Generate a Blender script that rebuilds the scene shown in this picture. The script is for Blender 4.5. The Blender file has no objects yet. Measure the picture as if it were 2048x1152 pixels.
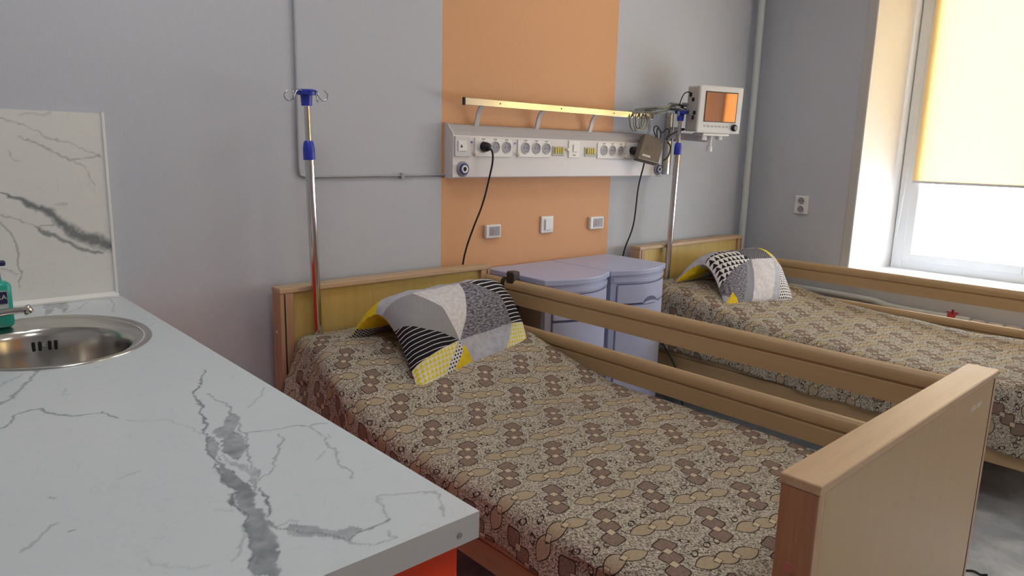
import bpy, bmesh, math, random
import numpy as np
from mathutils import Vector, Matrix, noise

S = bpy.context.scene
COL = S.collection
random.seed(4)

# ------------------------------------------------------------------ camera
cam_d = bpy.data.cameras.new('camera')
cam_d.sensor_width = 36.0
cam_d.lens = 1421.4 * 36.0 / 2048.0
cam_d.clip_start = 0.02
cam = bpy.data.objects.new('camera', cam_d)
COL.objects.link(cam)
RX, RY, RZ = ((0.739044, -0.673182, 0.025319), (-0.110265, -0.157959, -0.98127), (0.664572, 0.72241, -0.190967))
cam.matrix_world = Matrix(((RX[0], -RY[0], -RZ[0], 0.0), (RX[1], -RY[1], -RZ[1], -2.5),
                           (RX[2], -RY[2], -RZ[2], 1.37), (0, 0, 0, 1)))
S.camera = cam

# ------------------------------------------------------------------ light
SKY = (0.80, 0.91, 1.03)
SKY_STRENGTH = 16.5
EXPOSURE = -0.2
w = bpy.data.worlds.new('daylight')
S.world = w
w.use_nodes = True
bg = w.node_tree.nodes['Background']
bg.inputs[0].default_value = (*SKY, 1)
bg.inputs[1].default_value = SKY_STRENGTH
vs = S.view_settings
vs.view_transform = 'Standard'
vs.look = 'None'
vs.gamma = 1.0
vs.use_curve_mapping = False
vs.exposure = EXPOSURE
S.cycles.use_denoising = True
S.cycles.max_bounces = 10
S.cycles.diffuse_bounces = 6
S.cycles.glossy_bounces = 5
S.cycles.transmission_bounces = 6
S.cycles.sample_clamp_indirect = 8.0
S.cycles.caustics_reflective = False


def area(name, loc, rot, sx, sy, power, color, portal=False):
    d = bpy.data.lights.new(name, 'AREA')
    d.shape = 'RECTANGLE'
    d.size, d.size_y = sx, sy
    d.energy = power
    d.color = color
    d.cycles.is_portal = portal
    o = bpy.data.objects.new(name, d)
    o.location = loc
    o.rotation_euler = rot
    COL.objects.link(o)
    return o


HP = math.pi / 2
W1 = (-3.20, -0.83)      # the window in view, y range at its frame
W2 = (-5.45, -3.95)       # unseen second window, added further along the same wall for more daylight
for nm, (ya, yb) in (('portal_a', W1), ('portal_b', W2)):
    area(nm, (4.95, (ya + yb) / 2, 1.6), (0, HP, 0), 1.9, yb - ya, 1, (1, 1, 1), True)

# ------------------------------------------------------------------ materials


def lin(*rgb):
    return tuple(((c / 255) / 12.92 if c / 255 <= 0.04045 else ((c / 255 + 0.055) / 1.055) ** 2.4) for c in rgb)


class G:
    """a small node-graph writer"""

    def __init__(s, name):
        s.mat = bpy.data.materials.new(name)
        s.mat.use_nodes = True
        s.t = s.mat.node_tree
        s.b = s.t.nodes['Principled BSDF']

    def n(s, typ, **kw):
        o = s.t.nodes.new(typ)
        for k, v in kw.items():
            setattr(o, k, v)
        return o

    def put(s, sock, v):
        if isinstance(v, bpy.types.NodeSocket):
            s.t.links.new(v, sock)
        elif isinstance(v, (tuple, list)):
            sock.default_value = (*v, 1) if (len(v) == 3 and sock.type == 'RGBA') else v
        else:
            sock.default_value = v

    def m(s, op, a, b=0.0, c=0.0, clamp=False):
        o = s.n('ShaderNodeMath', operation=op, use_clamp=clamp)
        for i, v in enumerate((a, b, c)):
            s.put(o.inputs[i], v)
        return o.outputs[0]

    def v(s, op, a, b=(0, 0, 0), scale=None):
        o = s.n('ShaderNodeVectorMath', operation=op)
        s.put(o.inputs[0], a)
        s.put(o.inputs[1], b)
        if scale is not None:
            s.put(o.inputs[3], scale)
        return o.outputs['Value'] if op in ('LENGTH', 'DISTANCE', 'DOT_PRODUCT') else o.outputs[0]

    def mix(s, f, a, b):
        o = s.n('ShaderNodeMix', data_type='RGBA')
        s.put(o.inputs[0], f)
        s.put(o.inputs[6], a)
        s.put(o.inputs[7], b)
        return o.outputs[2]

    def noise(s, vec, scale, detail=2.0, rough=0.5, dist=0.0):
        o = s.n('ShaderNodeTexNoise')
        s.put(o.inputs['Vector'], vec)
        o.inputs['Scale'].default_value = scale
        o.inputs['Detail'].default_value = detail
        o.inputs['Roughness'].default_value = rough
        o.inputs['Distortion'].default_value = dist
        return o.outputs[0]

    def step(s, x, lo, hi):
        o = s.n('ShaderNodeMapRange', interpolation_type='SMOOTHSTEP')
        s.put(o.inputs[0], x)
        o.inputs[1].default_value, o.inputs[2].default_value = lo, hi
        return o.outputs[0]

    def obj(s):
        return s.n('ShaderNodeTexCoord').outputs['Object']

    def uv(s):
        return s.n('ShaderNodeTexCoord').outputs['UV']

    def pos(s):
        return s.n('ShaderNodeNewGeometry').outputs['Position']

    def xyz(s, v):
        o = s.n('ShaderNodeSeparateXYZ')
        s.put(o.inputs[0], v)
        return o.outputs

    def cmb(s, x, y, z=0.0):
        o = s.n('ShaderNodeCombineXYZ')
        for i, v in enumerate((x, y, z)):
            s.put(o.inputs[i], v)
        return o.outputs[0]

    def bump(s, h, strength=0.2, dist=0.002):
        o = s.n('ShaderNodeBump')
        o.inputs['Strength'].default_value = strength
        o.inputs['Distance'].default_value = dist
        s.put(o.inputs['Height'], h)
        s.t.links.new(o.outputs[0], s.b.inputs['Normal'])

    def out(s, color, rough=0.5, metal=0.0, spec=0.5, **kw):
        s.put(s.b.inputs['Base Color'], color)
        s.put(s.b.inputs['Roughness'], rough)
        s.put(s.b.inputs['Metallic'], metal)
        s.put(s.b.inputs['Specular IOR Level'], spec)
        for k, v in kw.items():
            s.put(s.b.inputs[k.replace('_', ' ')], v)
        return s.mat


def plain(name, rgb, rough=0.5, metal=0.0, spec=0.5, var=0.04, **kw):
    g = G(name)
    c = lin(*rgb)
    nz = g.noise(g.obj(), 14.0, 3.0)
    col = g.mix(nz, tuple(x * (1 - var) for x in c), tuple(min(1, x * (1 + var)) for x in c))
    return g.out(col, rough, metal, spec, **kw)


GREY = lin(*(193, 196, 205))
ORANGE = lin(*(222, 168, 124))


def wallpaper(name, stripe_axis=None, a=0, b=0):
    g = G(name)
    p = g.pos()
    o = g.xyz(p)
    fine = g.noise(g.v('MULTIPLY', p, (1, 1, 0.12)), 260.0, 2.0)
    cloud = g.noise(p, 1.3, 2.0)
    col = g.mix(cloud, tuple(x * 0.985 for x in GREY), tuple(x * 1.015 for x in GREY))
    if stripe_axis is not None:
        x = o[stripe_axis]
        msk = g.m('MULTIPLY', g.m('GREATER_THAN', x, a), g.m('LESS_THAN', x, b))
        col = g.mix(msk, col, ORANGE)
    col = g.mix(g.m('MULTIPLY', fine, 0.10), col, (0.02, 0.02, 0.02))
    g.bump(fine, 0.25, 0.0008)
    return g.out(col, 0.62, 0.0, 0.3)


def wood(name, c1, c2, axis=2, rough=0.42, scale=26.0, spec=0.4):
    g = G(name)
    st = [1.0, 1.0, 1.0]
    st[axis] = 0.05
    p = g.v('MULTIPLY', g.pos(), tuple(st))
    a = g.noise(p, scale, 4.0, 0.6, 0.4)
    b = g.noise(p, scale * 7, 2.0, 0.6)
    f = g.m('ADD', g.m('MULTIPLY', a, 0.7), g.m('MULTIPLY', b, 0.3))
    f = g.step(f, 0.3, 0.72)
    g.bump(b, 0.06, 0.0006)
    return g.out(g.mix(f, lin(*c1), lin(*c2)), rough, 0.0, spec)


COVER = [(88, 79, 70), (196, 187, 171), (180, 167, 148), (120, 100, 90), (142, 120, 108), (160, 143, 119), (176, 159, 134), (56, 43, 36), (190, 174, 148)]
M = {}
M['wall_back'] = wallpaper('wallpaper_grey_with_orange_stripe', 0, 1.868, 3.0)
M['wall'] = wallpaper('wallpaper_grey')
M['wall_front'] = wallpaper('wallpaper_front', 0, 2.2, 3.9)
M['ceiling'] = plain('ceiling_white', (232, 232, 230), 0.8)


def m_floor():
    g = G('linoleum_grey')
    p = g.pos()
    a = g.noise(p, 7.0, 5.0, 0.6, 0.6)
    b = g.noise(p, 60.0, 2.0)
    f = g.step(g.m('ADD', g.m('MULTIPLY', a, .8), g.m('MULTIPLY', b, .2)), .3, .7)
    return g.out(g.mix(f, lin(160, 165, 170), lin(196, 201, 206)), 0.28, 0, 0.5)


M['floor'] = m_floor()
M['beech'] = wood('beech_frame', (176, 138, 108), (196, 160, 128), 2)
M['beech_cap'] = wood('beech_cap', (182, 151, 118), (198, 168, 135), 0)
M['beech_dark'] = wood('beech_side', (158, 112, 82), (178, 132, 100), 2)
M['yellow_panel'] = wood('yellow_laminate', (196, 168, 98), (207, 180, 112), 2, 0.4, 40)
M['foot_panel'] = wood('pale_oak_laminate', (182, 156, 121), (187, 161, 126), 2, 0.4, 40)
M['rail'] = wood('rail_laminate', (178, 149, 110), (186, 157, 119), 1, 0.38, 30)
M['slot'] = plain('dark_slot', (30, 24, 22), 0.7)
M['black'] = plain('black_plastic', (22, 21, 22), 0.45)
M['blackcable'] = plain('black_rubber', (14, 14, 15), 0.5)
M['brownblack'] = plain('brown_black_plastic', (46, 36, 34), 0.4)
M['white'] = plain('white_plastic', (226, 224, 222), 0.35, var=0.01)
M['white2'] = plain('off_white_plastic', (206, 203, 206), 0.35, var=0.01)
M['console'] = plain('powder_coat_light_grey', (214, 208, 208), 0.4, var=0.01)
M['console_top'] = plain('darker_grey_top', (176, 172, 174), 0.4, var=0.01)  # sloped top, a darker grey than the housing
M['socket_dark'] = plain('grey_socket_well', (150, 148, 156), 0.45)
M['lav'] = plain('lavender_grey_plastic', (172, 179, 212), 0.38, var=0.01)
M['lav_side'] = plain('taupe_side', (150, 138, 136), 0.5, var=0.03)
M['lav_line'] = plain('dark_lavender_gap', (92, 92, 122), 0.6)
M['blue'] = plain('blue_plastic', (40, 58, 176), 0.35)
M['bluedark'] = plain('dark_blue_ring', (52, 58, 128), 0.35)
M['ledblue'] = plain('blue_dot', (90, 96, 200), 0.4)
M['chrome'] = plain('chrome', (212, 208, 204), 0.10, 1.0, var=0.0)
M['alu'] = plain('polished_aluminium', (214, 210, 204), 0.16, 1.0, var=0.01)
M['steel'] = plain('brushed_steel', (198, 194, 188), 0.19, 1.0, var=0.03)
M['wire'] = plain('steel_wire', (190, 190, 190), 0.2, 1.0)
M['pipe'] = plain('painted_pipe', (198, 204, 206), 0.4, var=0.02)
M['conduit'] = plain('grey_conduit', (166, 168, 172), 0.5)
M['radiator'] = plain('radiator_enamel', (222, 214, 206), 0.35)
M['red'] = plain('red_valve', (170, 26, 30), 0.4)
M['pvc'] = plain('window_pvc', (236, 238, 240), 0.3, var=0.01)
M['reveal'] = plain('reveal_panel', (236, 232, 230), 0.4, var=0.01)
M['cornerstrip'] = plain('corner_strip', (186, 184, 182), 0.4, var=0.02)
M['counter_edge'] = plain('counter_edge_band', (188, 186, 188), 0.35, var=0.01)
M['cab_orange'] = plain('orange_laminate', (226, 68, 34), 0.5, 0.0, 0.25, var=0.02)
M['psu'] = plain('taupe_box', (98, 88, 80), 0.5)
M['label'] = plain('paper_label', (214, 212, 208), 0.5)
M['grey_mark'] = plain('grey_mark', (140, 138, 142), 0.6)
M['red_mark'] = plain('red_mark', (176, 104, 90), 0.6)
M['greycable'] = plain('grey_cable', (150, 148, 142), 0.5)
M['olivecable'] = plain('grey_green_cable', (128, 130, 118), 0.5)
M['yellowpin'] = plain('yellow_terminal', (206, 190, 84), 0.4)
M['brass'] = plain('pale_brass', (226, 206, 170), 0.25, 1.0)
M['stud'] = plain('cream_stud', (236, 224, 204), 0.3)
M['mon_body'] = plain('monitor_case', (216, 216, 216), 0.4, var=0.01)
M['mon_side'] = plain('monitor_side', (186, 182, 176), 0.45, var=0.01)
M['screen'] = plain('screen_reflection_tint', (170, 124, 100), 0.03, 0.9, 0.5, var=0.0)  # orange of the reflected blind is tinted into the base colour
M['screen_edge'] = plain('screen_bezel', (60, 40, 46), 0.3)
M['teal'] = None


def m_teal():
    g = G('teal_gel')
    return g.out(lin(64, 190, 172), 0.12, 0, 0.5, Transmission_Weight=0.35, IOR=1.3)


M['teal'] = m_teal()
M['navy'] = plain('navy_label', (34, 36, 78), 0.4)
M['palelabel'] = plain('pale_label', (206, 214, 212), 0.4)


def m_blind():
    g = G('yellow_blind_fabric')
    p = g.pos()
    nz = g.noise(g.v('MULTIPLY', p, (1, 1, 0.3)), 200, 2)
    c = g.mix(nz, lin(*(240, 221, 180)), lin(*[min(255, v + 5) for v in (240, 221, 180)]))
    g.out(c, 0.8, 0, 0.1)
    tr = g.n('ShaderNodeBsdfTranslucent')
    g.put(tr.inputs[0], c)
    mx = g.n('ShaderNodeMixShader')
    mx.inputs[0].default_value = 0.5
    g.t.links.new(g.b.outputs[0], mx.inputs[1])
    g.t.links.new(tr.outputs[0], mx.inputs[2])
    g.t.links.new(mx.outputs[0], g.t.nodes['Material Output'].inputs[0])
    return g.mat


M['blind'] = m_blind()


def m_glass():
    g = G('window_glass')
    g.out((1, 1, 1), 0.0, 0, 0.5)
    tr = g.n('ShaderNodeBsdfTransparent')
    gl = g.n('ShaderNodeBsdfGlossy')
    gl.inputs['Roughness'].default_value = 0.02
    mx = g.n('ShaderNodeMixShader')
    mx.inputs[0].default_value = 0.05
    g.t.links.new(tr.outputs[0], mx.inputs[1])
    g.t.links.new(gl.outputs[0], mx.inputs[2])
    g.t.links.new(mx.outputs[0], g.t.nodes['Material Output'].inputs[0])
    return g.mat


M['glass'] = m_glass()


def m_marble(name, base, vein, rough):
    g = G(name)
    at = g.n('ShaderNodeAttribute', attribute_name='vein')
    p = g.pos()
    nz = g.noise(p, 45.0, 4.0, 0.6, 0.8)
    nz2 = g.noise(p, 9.0, 4.0, 0.6, 1.2)
    f = g.m('MULTIPLY', g.m('MULTIPLY', at.outputs['Fac'], 1.2), g.step(nz, 0.05, 0.42))
    faint = g.m('MULTIPLY', g.step(g.m('ABSOLUTE', g.m('SUBTRACT', nz2, 0.5)), 0.012, 0.0), 0.07)
    f = g.m('ADD', f, faint, clamp=True)
    return g.out(g.mix(f, lin(*base), lin(*vein)), rough, 0, 0.5)


M['marble'] = m_marble('marble_worktop', (201, 209, 214), (104, 111, 117), 0.22)
M['marble_wall'] = m_marble('marble_splashback', (222, 221, 218), (98, 102, 106), 0.22)


def m_cover():
    g = G('patterned_bedspread')
    uv = g.uv()
    o = g.xyz(uv)
    px, py = 0.188, 0.167
    X = g.m('SUBTRACT', o[0], 1.157)
    Y = g.m('SUBTRACT', g.m('ADD', o[1], 0.914), g.m('MULTIPLY', X, 0.10))
    wob = g.noise(uv, 30.0, 2.0)
    X = g.m('ADD', X, g.m('MULTIPLY', g.m('SUBTRACT', wob, 0.5), 0.005))

    def cell(dx, dy):
        a = g.m('WRAP', g.m('ADD', X, dx), px / 2, -px / 2)
        b = g.m('WRAP', g.m('ADD', Y, dy), py / 2, -py / 2)
        return g.cmb(a, b)

    def box(p, c, h, r):
        q = g.v('SUBTRACT', g.v('ABSOLUTE', g.v('SUBTRACT', p, (c[0], c[1], 0))), (h[0] - r, h[1] - r, 0))
        return g.m('SUBTRACT', g.v('LENGTH', g.v('MAXIMUM', q, (0, 0, 0))), r)

    # ground: pale with worm-like dark flecks
    n1 = g.noise(g.v('MULTIPLY', uv, (1.0, 0.6, 1.0)), 270.0, 1.5, 0.55, 1.0)
    n2 = g.noise(uv, 35.0, 2.0)
    ground = g.mix(g.step(n1, 0.40, 0.58), lin(*COVER[0]), lin(*COVER[1]))
    ground = g.mix(g.m('MULTIPLY', g.step(n2, 0.4, 0.7), 0.35), ground, lin(*COVER[2]))
    weave = g.noise(g.v('MULTIPLY', uv, (1.0, 0.35, 1.0)), 300.0, 2.0)
    brown = g.mix(g.step(weave, 0.35, 0.7), lin(*COVER[3]), lin(*COVER[4]))
    beige = g.mix(g.step(weave, 0.35, 0.7), lin(*COVER[5]), lin(*COVER[6]))
    line = lin(*COVER[7])
    col = ground
    A = cell(0, 0)
    B = cell(px / 2, py / 2)

    def chain(col, p, cs, h, r, fill, sq, leaf=None):
        for c in cs:
            d = lens(p, c, h[0], h[1], leaf) if leaf is not None else box(p, c, h, r)
            col = g.mix(g.step(d, 0.0026, 0.0012), col, line)
            col = g.mix(g.step(d, -0.0004, -0.0018), col, fill)
        for i in (0, 1):
            c = ((cs[i][0] + cs[i + 1][0]) / 2, (cs[i][1] + cs[i + 1][1]) / 2)
            d = box(p, c, (sq, sq), 0.001)
            col = g.mix(g.step(d, 0.0014, 0.0004), col, line)
            col = g.mix(g.step(d, 0.0, -0.001), col, lin(*COVER[8]))
        return col

    # small pebble rings
    for P, spots in ((A, ((0.052, -0.028, .3), (-0.052, 0.020, 1.2), (0.040, -0.055, -.5), (-0.045, 0.060, .9), (0.075, 0.012, 2.0), (-.07, -.02, .2))),
                     (B, ((0.004, 0.052, .1), (-0.026, -0.050, 1.5), (.035, .045, .5)))):
        for k, c in enumerate(spots):
            q = g.v('SUBTRACT', P, (c[0], c[1], 0))
            o_ = g.xyz(q)
            ca, sa = math.cos(c[2]), math.sin(c[2])
            qx = g.m('ADD', g.m('MULTIPLY', o_[0], ca), g.m('MULTIPLY', o_[1], sa))
            qy = g.m('SUBTRACT', g.m('MULTIPLY', o_[1], ca), g.m('MULTIPLY', o_[0], sa))
            d = g.m('ABSOLUTE', g.m('SUBTRACT', g.v('LENGTH', g.cmb(qx, g.m('MULTIPLY', qy, 1.45))), 0.0098))
            # the outline is heavy on two sides only
            side = g.m('MULTIPLY', g.m('ABSOLUTE', qx), 0.16)
            col = g.mix(g.m('MULTIPLY', g.step(g.m('SUBTRACT', d, side), 0.0016, 0.0002), 1.0 if k % 2 == 0 else .55), col, lin(*COVER[7]))

    def lens(p, c, a_, b_, ang):
        q = g.v('SUBTRACT', p, (c[0], c[1], 0))
        o_ = g.xyz(q)
        ca, sa = math.cos(ang), math.sin(ang)
        qx = g.m('ADD', g.m('MULTIPLY', o_[0], ca), g.m('MULTIPLY', o_[1], sa))
        qy = g.m('SUBTRACT', g.m('MULTIPLY', o_[1], ca), g.m('MULTIPLY', o_[0], sa))
        t_ = g.m('DIVIDE', qx, a_)
        return g.m('SUBTRACT', g.m('ABSOLUTE', qy), g.m('MULTIPLY', g.m('SUBTRACT', 1.0, g.m('MULTIPLY', t_, t_)), b_))

    col = chain(col, B, ((-0.046, 0.020), (0, 0), (0.046, -0.020)), (0.036, 0.0205), 0, beige, 0.0078, -.38)
    col = chain(col, A, ((0.030, 0.035), (0, 0), (-0.030, -0.035)), (0.0225, 0.0215), 0.0095, brown, 0.0088)
    g.bump(n1, 0.35, 0.0015)
    return g.out(col, 0.85, 0, 0.15)


M['cover'] = m_cover()


def fab(name, fn):
    g = G('fabric_' + name)
    uv = g.uv()
    c = fn(g, uv, g.xyz(uv))
    nz = g.noise(uv, 420.0, 2.0)
    g.bump(nz, 0.2, 0.001)
    return g.out(c, 0.85, 0, 0.15)


BLK, WHT, YEL = lin(34, 32, 36), lin(216, 212, 212), lin(222, 200, 40)


def fr(g, x, p):
    return g.m('FRACT', g.m('DIVIDE', x, p))


def f_stripe(ang, period, frac):
    def fn(g, uv, o):
        t = g.m('ADD', g.m('MULTIPLY', o[0], math.cos(ang)), g.m('MULTIPLY', o[1], math.sin(ang)))
        return g.mix(g.m('LESS_THAN', fr(g, t, period), frac), BLK, WHT)
    return fn


def f_tri(fg, bgc, p):
    def fn(g, uv, o):
        a = g.m('ABSOLUTE', g.m('SUBTRACT', fr(g, o[0], p), 0.5))
        b = fr(g, o[1], p)
        return g.mix(g.m('LESS_THAN', g.m('MULTIPLY', a, 2.0), g.m('SUBTRACT', b, 0.08)), bgc, fg)
    return fn


def f_dots(p, r):
    def fn(g, uv, o):
        row = g.m('FLOOR', g.m('DIVIDE', o[1], p))
        sh = g.m('MULTIPLY', g.m('MODULO', g.m('ABSOLUTE', row), 2.0), 0.5 * p)
        a = g.m('SUBTRACT', fr(g, g.m('ADD', o[0], sh), p), 0.5)
        b = g.m('SUBTRACT', fr(g, o[1], p), 0.5)
        return g.mix(g.m('LESS_THAN', g.v('LENGTH', g.cmb(a, b)), r), WHT, BLK)
    return fn


def f_noise(c1, c2, sx, sy, sc):
    def fn(g, uv, o):
        nz = g.noise(g.v('MULTIPLY', uv, (sx, sy, 1)), sc, 3.0, 0.6)
        return g.mix(g.step(nz, 0.35, 0.65), c1, c2)
    return fn


def f_lines(c1, c2, p, ang=0.0, frac=0.4):
    def fn(g, uv, o):
        t = g.m('ADD', g.m('MULTIPLY', o[0], math.cos(ang)), g.m('MULTIPLY', o[1], math.sin(ang)))
        return g.mix(g.m('LESS_THAN', fr(g, t, p), frac), c1, c2)
    return fn


def f_zig(g, uv, o):
    a = g.m('PINGPONG', o[0], 0.008)
    t = g.m('ADD', o[1], a)
    return g.mix(g.m('LESS_THAN', fr(g, t, 0.011), 0.4), BLK, WHT)


F = {
    'stripes': fab('black_stripes', f_stripe(HP + 0.05, 0.0185, 0.14)),
    'stripes2': fab('black_stripes_side', f_stripe(HP - 0.1, 0.0215, 0.24)),
    'triangles': fab('yellow_triangles', f_tri(YEL, lin(220, 214, 190), 0.019)),
    'mustard': fab('mustard', f_noise(lin(214, 182, 34), lin(226, 196, 52), 1, 1, 40)),
    'dots': fab('black_dots', f_dots(0.014, 0.3)),
    'dots2': fab('black_dots_large', f_dots(0.017, 0.31)),
    'white': fab('white_cloth', f_noise(lin(198, 194, 196), lin(214, 210, 212), 1, 1, 60)),
    'lines': fab('grey_pinstripe', f_lines(lin(132, 130, 134), lin(158, 156, 158), 0.006, 0.6)),
    'lines2': fab('grey_ribbed', f_lines(lin(120, 120, 128), lin(158, 158, 166), 0.010, 0.1)),
    'blackgrey': fab('black_grey_lines', f_lines(lin(50, 50, 56), lin(150, 150, 156), 0.014, 0.35)),
    'heather': fab('dark_heather', f_noise(lin(72, 70, 80), lin(150, 148, 156), 1, 2.2, 60)),
    'pale': fab('pale_grey', f_noise(lin(168, 168, 176), lin(184, 184, 192), 1, 1, 30)),
    'blacktri': fab('black_triangles', f_tri(BLK, WHT, 0.036)),
    'zig': fab('zigzag', f_zig),
}

# ------------------------------------------------------------------ mesh tools


class MB:
    def __init__(s):
        s.bm = bmesh.new()

    def _add(s, other):
        me = bpy.data.meshes.new('t')
        other.to_mesh(me)
        other.free()
        s.bm.from_mesh(me)
        bpy.data.meshes.remove(me)

    def box(s, x0, x1, y0, y1, z0, z1, bev=0.0, seg=2, mtx=None):
        b = bmesh.new()
        bmesh.ops.create_cube(b, size=1.0)
        for v in b.verts:
            v.co = Vector(((x0 + x1) / 2 + v.co.x * abs(x1 - x0), (y0 + y1) / 2 + v.co.y * abs(y1 - y0), (z0 + z1) / 2 + v.co.z * abs(z1 - z0)))
        if bev > 0:
            bmesh.ops.bevel(b, geom=list(b.edges), offset=bev, segments=seg, affect='EDGES', profile=0.5)
        if mtx is not None:
            b.transform(mtx)
        s._add(b)
        return s

    def prism(s, pts, axis, a, b, bev=0.0, mtx=None):
        """polygon pts in the two other axes (in x,y,z order), extruded along axis from a to b"""
        bm = bmesh.new()

        def mk(p, t):
            q = list(p)
            q.insert(axis, t)
            return Vector(q)
        va = [bm.verts.new(mk(p, a)) for p in pts]
        vb = [bm.verts.new(mk(p, b)) for p in pts]
        n = len(pts)
        bm.faces.new(va)
        bm.faces.new(list(reversed(vb)))
        for i in range(n):
            bm.faces.new((va[i], vb[i], vb[(i + 1) % n], va[(i + 1) % n]))
        bmesh.ops.recalc_face_normals(bm, faces=bm.faces)
        if bev > 0:
            bmesh.ops.bevel(bm, geom=list(bm.edges), offset=bev, segments=2, affect='EDGES', profile=0.5)
        if mtx is not None:
            bm.transform(mtx)
        s._add(bm)
        return s

    def tube(s, path, r, seg=10, caps=True, smooth=0):
        P = [Vector(p) for p in path]
        for _ in range(smooth):
            Q = [P[0]]
            for i in range(len(P) - 1):
                Q.append(P[i] * 0.75 + P[i + 1] * 0.25)
                Q.append(P[i] * 0.25 + P[i + 1] * 0.75)
            Q.append(P[-1])
            P = Q
        R = r if isinstance(r, (list, tuple)) else None
        bm = bmesh.new()
        t = (P[1] - P[0]).normalized()
        up = Vector((0, 0, 1)) if abs(t.z) < 0.9 else Vector((1, 0, 0))
        nrm = (up - t * up.dot(t)).normalized()
        rings = []
        for i, p in enumerate(P):
            if i == 0:
                d = P[1] - P[0]
            elif i == len(P) - 1:
                d = P[-1] - P[-2]
            else:
                d = P[i + 1] - P[i - 1]
            d.normalize()
            nrm = nrm - d * nrm.dot(d)
            if nrm.length < 1e-6:
                nrm = d.orthogonal()
            nrm.normalize()
            bi = d.cross(nrm)
            rr = R[i] if R else r
            rings.append([bm.verts.new(p + nrm * math.cos(2 * math.pi * k / seg) * rr + bi * math.sin(2 * math.pi * k / seg) * rr) for k in range(seg)])
        for a, b in zip(rings, rings[1:]):
            for k in range(seg):
                f = bm.faces.new((a[k], a[(k + 1) % seg], b[(k + 1) % seg], b[k]))
                f.smooth = True
        if caps:
            bm.faces.new(list(reversed(rings[0])))
            bm.faces.new(rings[-1])
        s._add(bm)
        return s

    def lathe(s, prof, o, axis=(0, 0, 1), seg=28, sx=1.0, sy=1.0):
        """prof = [(radius, height)...] about axis through o"""
        bm = bmesh.new()
        rings = []
        for r, h in prof:
            if r < 1e-6:
                rings.append([bm.verts.new((0, 0, h))])
            else:
                rings.append([bm.verts.new((sx * r * math.cos(2 * math.pi * k / seg), sy * r * math.sin(2 * math.pi * k / seg), h)) for k in range(seg)])
        for a, b in zip(rings, rings[1:]):
            if len(a) == 1 and len(b) == 1:
                continue
            for k in range(seg):
                if len(a) == 1:
                    f = bm.faces.new((a[0], b[k], b[(k + 1) % seg]))
                elif len(b) == 1:
                    f = bm.faces.new((a[k], a[(k + 1) % seg], b[0]))
                else:
                    f = bm.faces.new((a[k], a[(k + 1) % seg], b[(k + 1) % seg], b[k]))
                f.smooth = True
        bmesh.ops.recalc_face_normals(bm, faces=bm.faces)
        q = Vector((0, 0, 1)).rotation_difference(Vector(axis))
        bm.transform(Matrix.Translation(Vector(o)) @ q.to_matrix().to_4x4())
        s._add(bm)
        return s

    def cyl(s, p0, p1, r, seg=24):
        return s.tube([p0, p1], r, seg)

    def build(s, name, mat, parent=None, loc=None):
        me = bpy.data.meshes.new(name)
        root = Vector((0, 0, 0))
        if parent is not None:
            q = parent
            while q is not None:
                root += q.location
                q = q.parent
        elif loc is not None:
            root = Vector(loc)
        for v in s.bm.verts:
            v.co -= root
        s.bm.normal_update()
        s.bm.to_mesh(me)
        s.bm.free()
        if any(p.use_smooth for p in me.polygons):
            me.set_sharp_from_angle(angle=math.radians(52))
        for m_ in (mat if isinstance(mat, (list, tuple)) else [mat]):
            me.materials.append(m_)
        o = bpy.data.objects.new(name, me)
        if parent is not None:
            o.parent = parent
        elif loc is not None:
            o.location = loc
        COL.objects.link(o)
        return o


def smooth_by_angle(o, deg=35):
    for p in o.data.polygons:
        p.use_smooth = True
    o.data.set_sharp_from_angle(angle=math.radians(deg))
    return o


def tag(o, label, cat, group=None):
    o['label'] = label
    o['category'] = cat
    if group:
        o['group'] = group
    return o


def struct(name, mb, mat):
    o = mb.build(name, mat)
    o['kind'] = 'structure'
    return o


def thing(name, loc, label, cat, group=None):
    o = bpy.data.objects.new(name, None)
    o.location = loc
    o.empty_display_size = 0.1
    COL.objects.link(o)
    return tag(o, label, cat, group)


def text_mesh(body, size, mtx, name, mat, parent, ext=0.0004):
    cu = bpy.data.curves.new(name, 'FONT')
    cu.body = body
    cu.size = size
    cu.extrude = ext
    cu.align_x = 'CENTER'
    cu.align_y = 'CENTER'
    t = bpy.data.objects.new('t', cu)
    COL.objects.link(t)
    dg = bpy.context.evaluated_depsgraph_get()
    me = bpy.data.meshes.new_from_object(t.evaluated_get(dg))
    bpy.data.objects.remove(t)
    bpy.data.curves.remove(cu)
    root = Vector((0, 0, 0))
    q = parent
    while q is not None:
        root += q.location
        q = q.parent
    me.transform(Matrix.Translation(-root) @ mtx)
    me.materials.clear()
    me.materials.append(mat)
    o = bpy.data.objects.new(name, me)
    o.parent = parent
    COL.objects.link(o)
    return o


# ------------------------------------------------------------------ room
XL, XR, YF, ZC = -1.5, 4.42, -5.8, 2.9
XO = 4.87
b = MB().box(XL - .2, XO, YF - .2, .2, -.12, 0)
struct('floor', b, M['floor'])
struct('ceiling', MB().box(XL - .2, XO, YF - .2, .2, ZC, ZC + .12), M['ceiling'])
struct('wall_back', MB().box(XL - .2, XO, 0, .2, 0, ZC), M['wall_back'])
struct('wall_front', MB().box(XL - .2, XO, YF - .2, YF, 0, ZC), M['wall_front'])
struct('wall_left', MB().box(XL - .2, XL, YF, 0, 0, ZC), M['wall'])
ZS, ZT = 0.70, 2.52
b = MB()
piers = [[(XR, 0), (XR, -.72), (XO, -.83), (XO, 0)],
         [(XR, W1[0] - .11), (XR, W2[1] + .11), (XO, W2[1]), (XO, W1[0])],
         [(XR, W2[0] - .11), (XR, YF), (XO, YF), (XO, W2[0])]]
for p in piers:
    b.prism(p, 2, 0, ZC)
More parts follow.
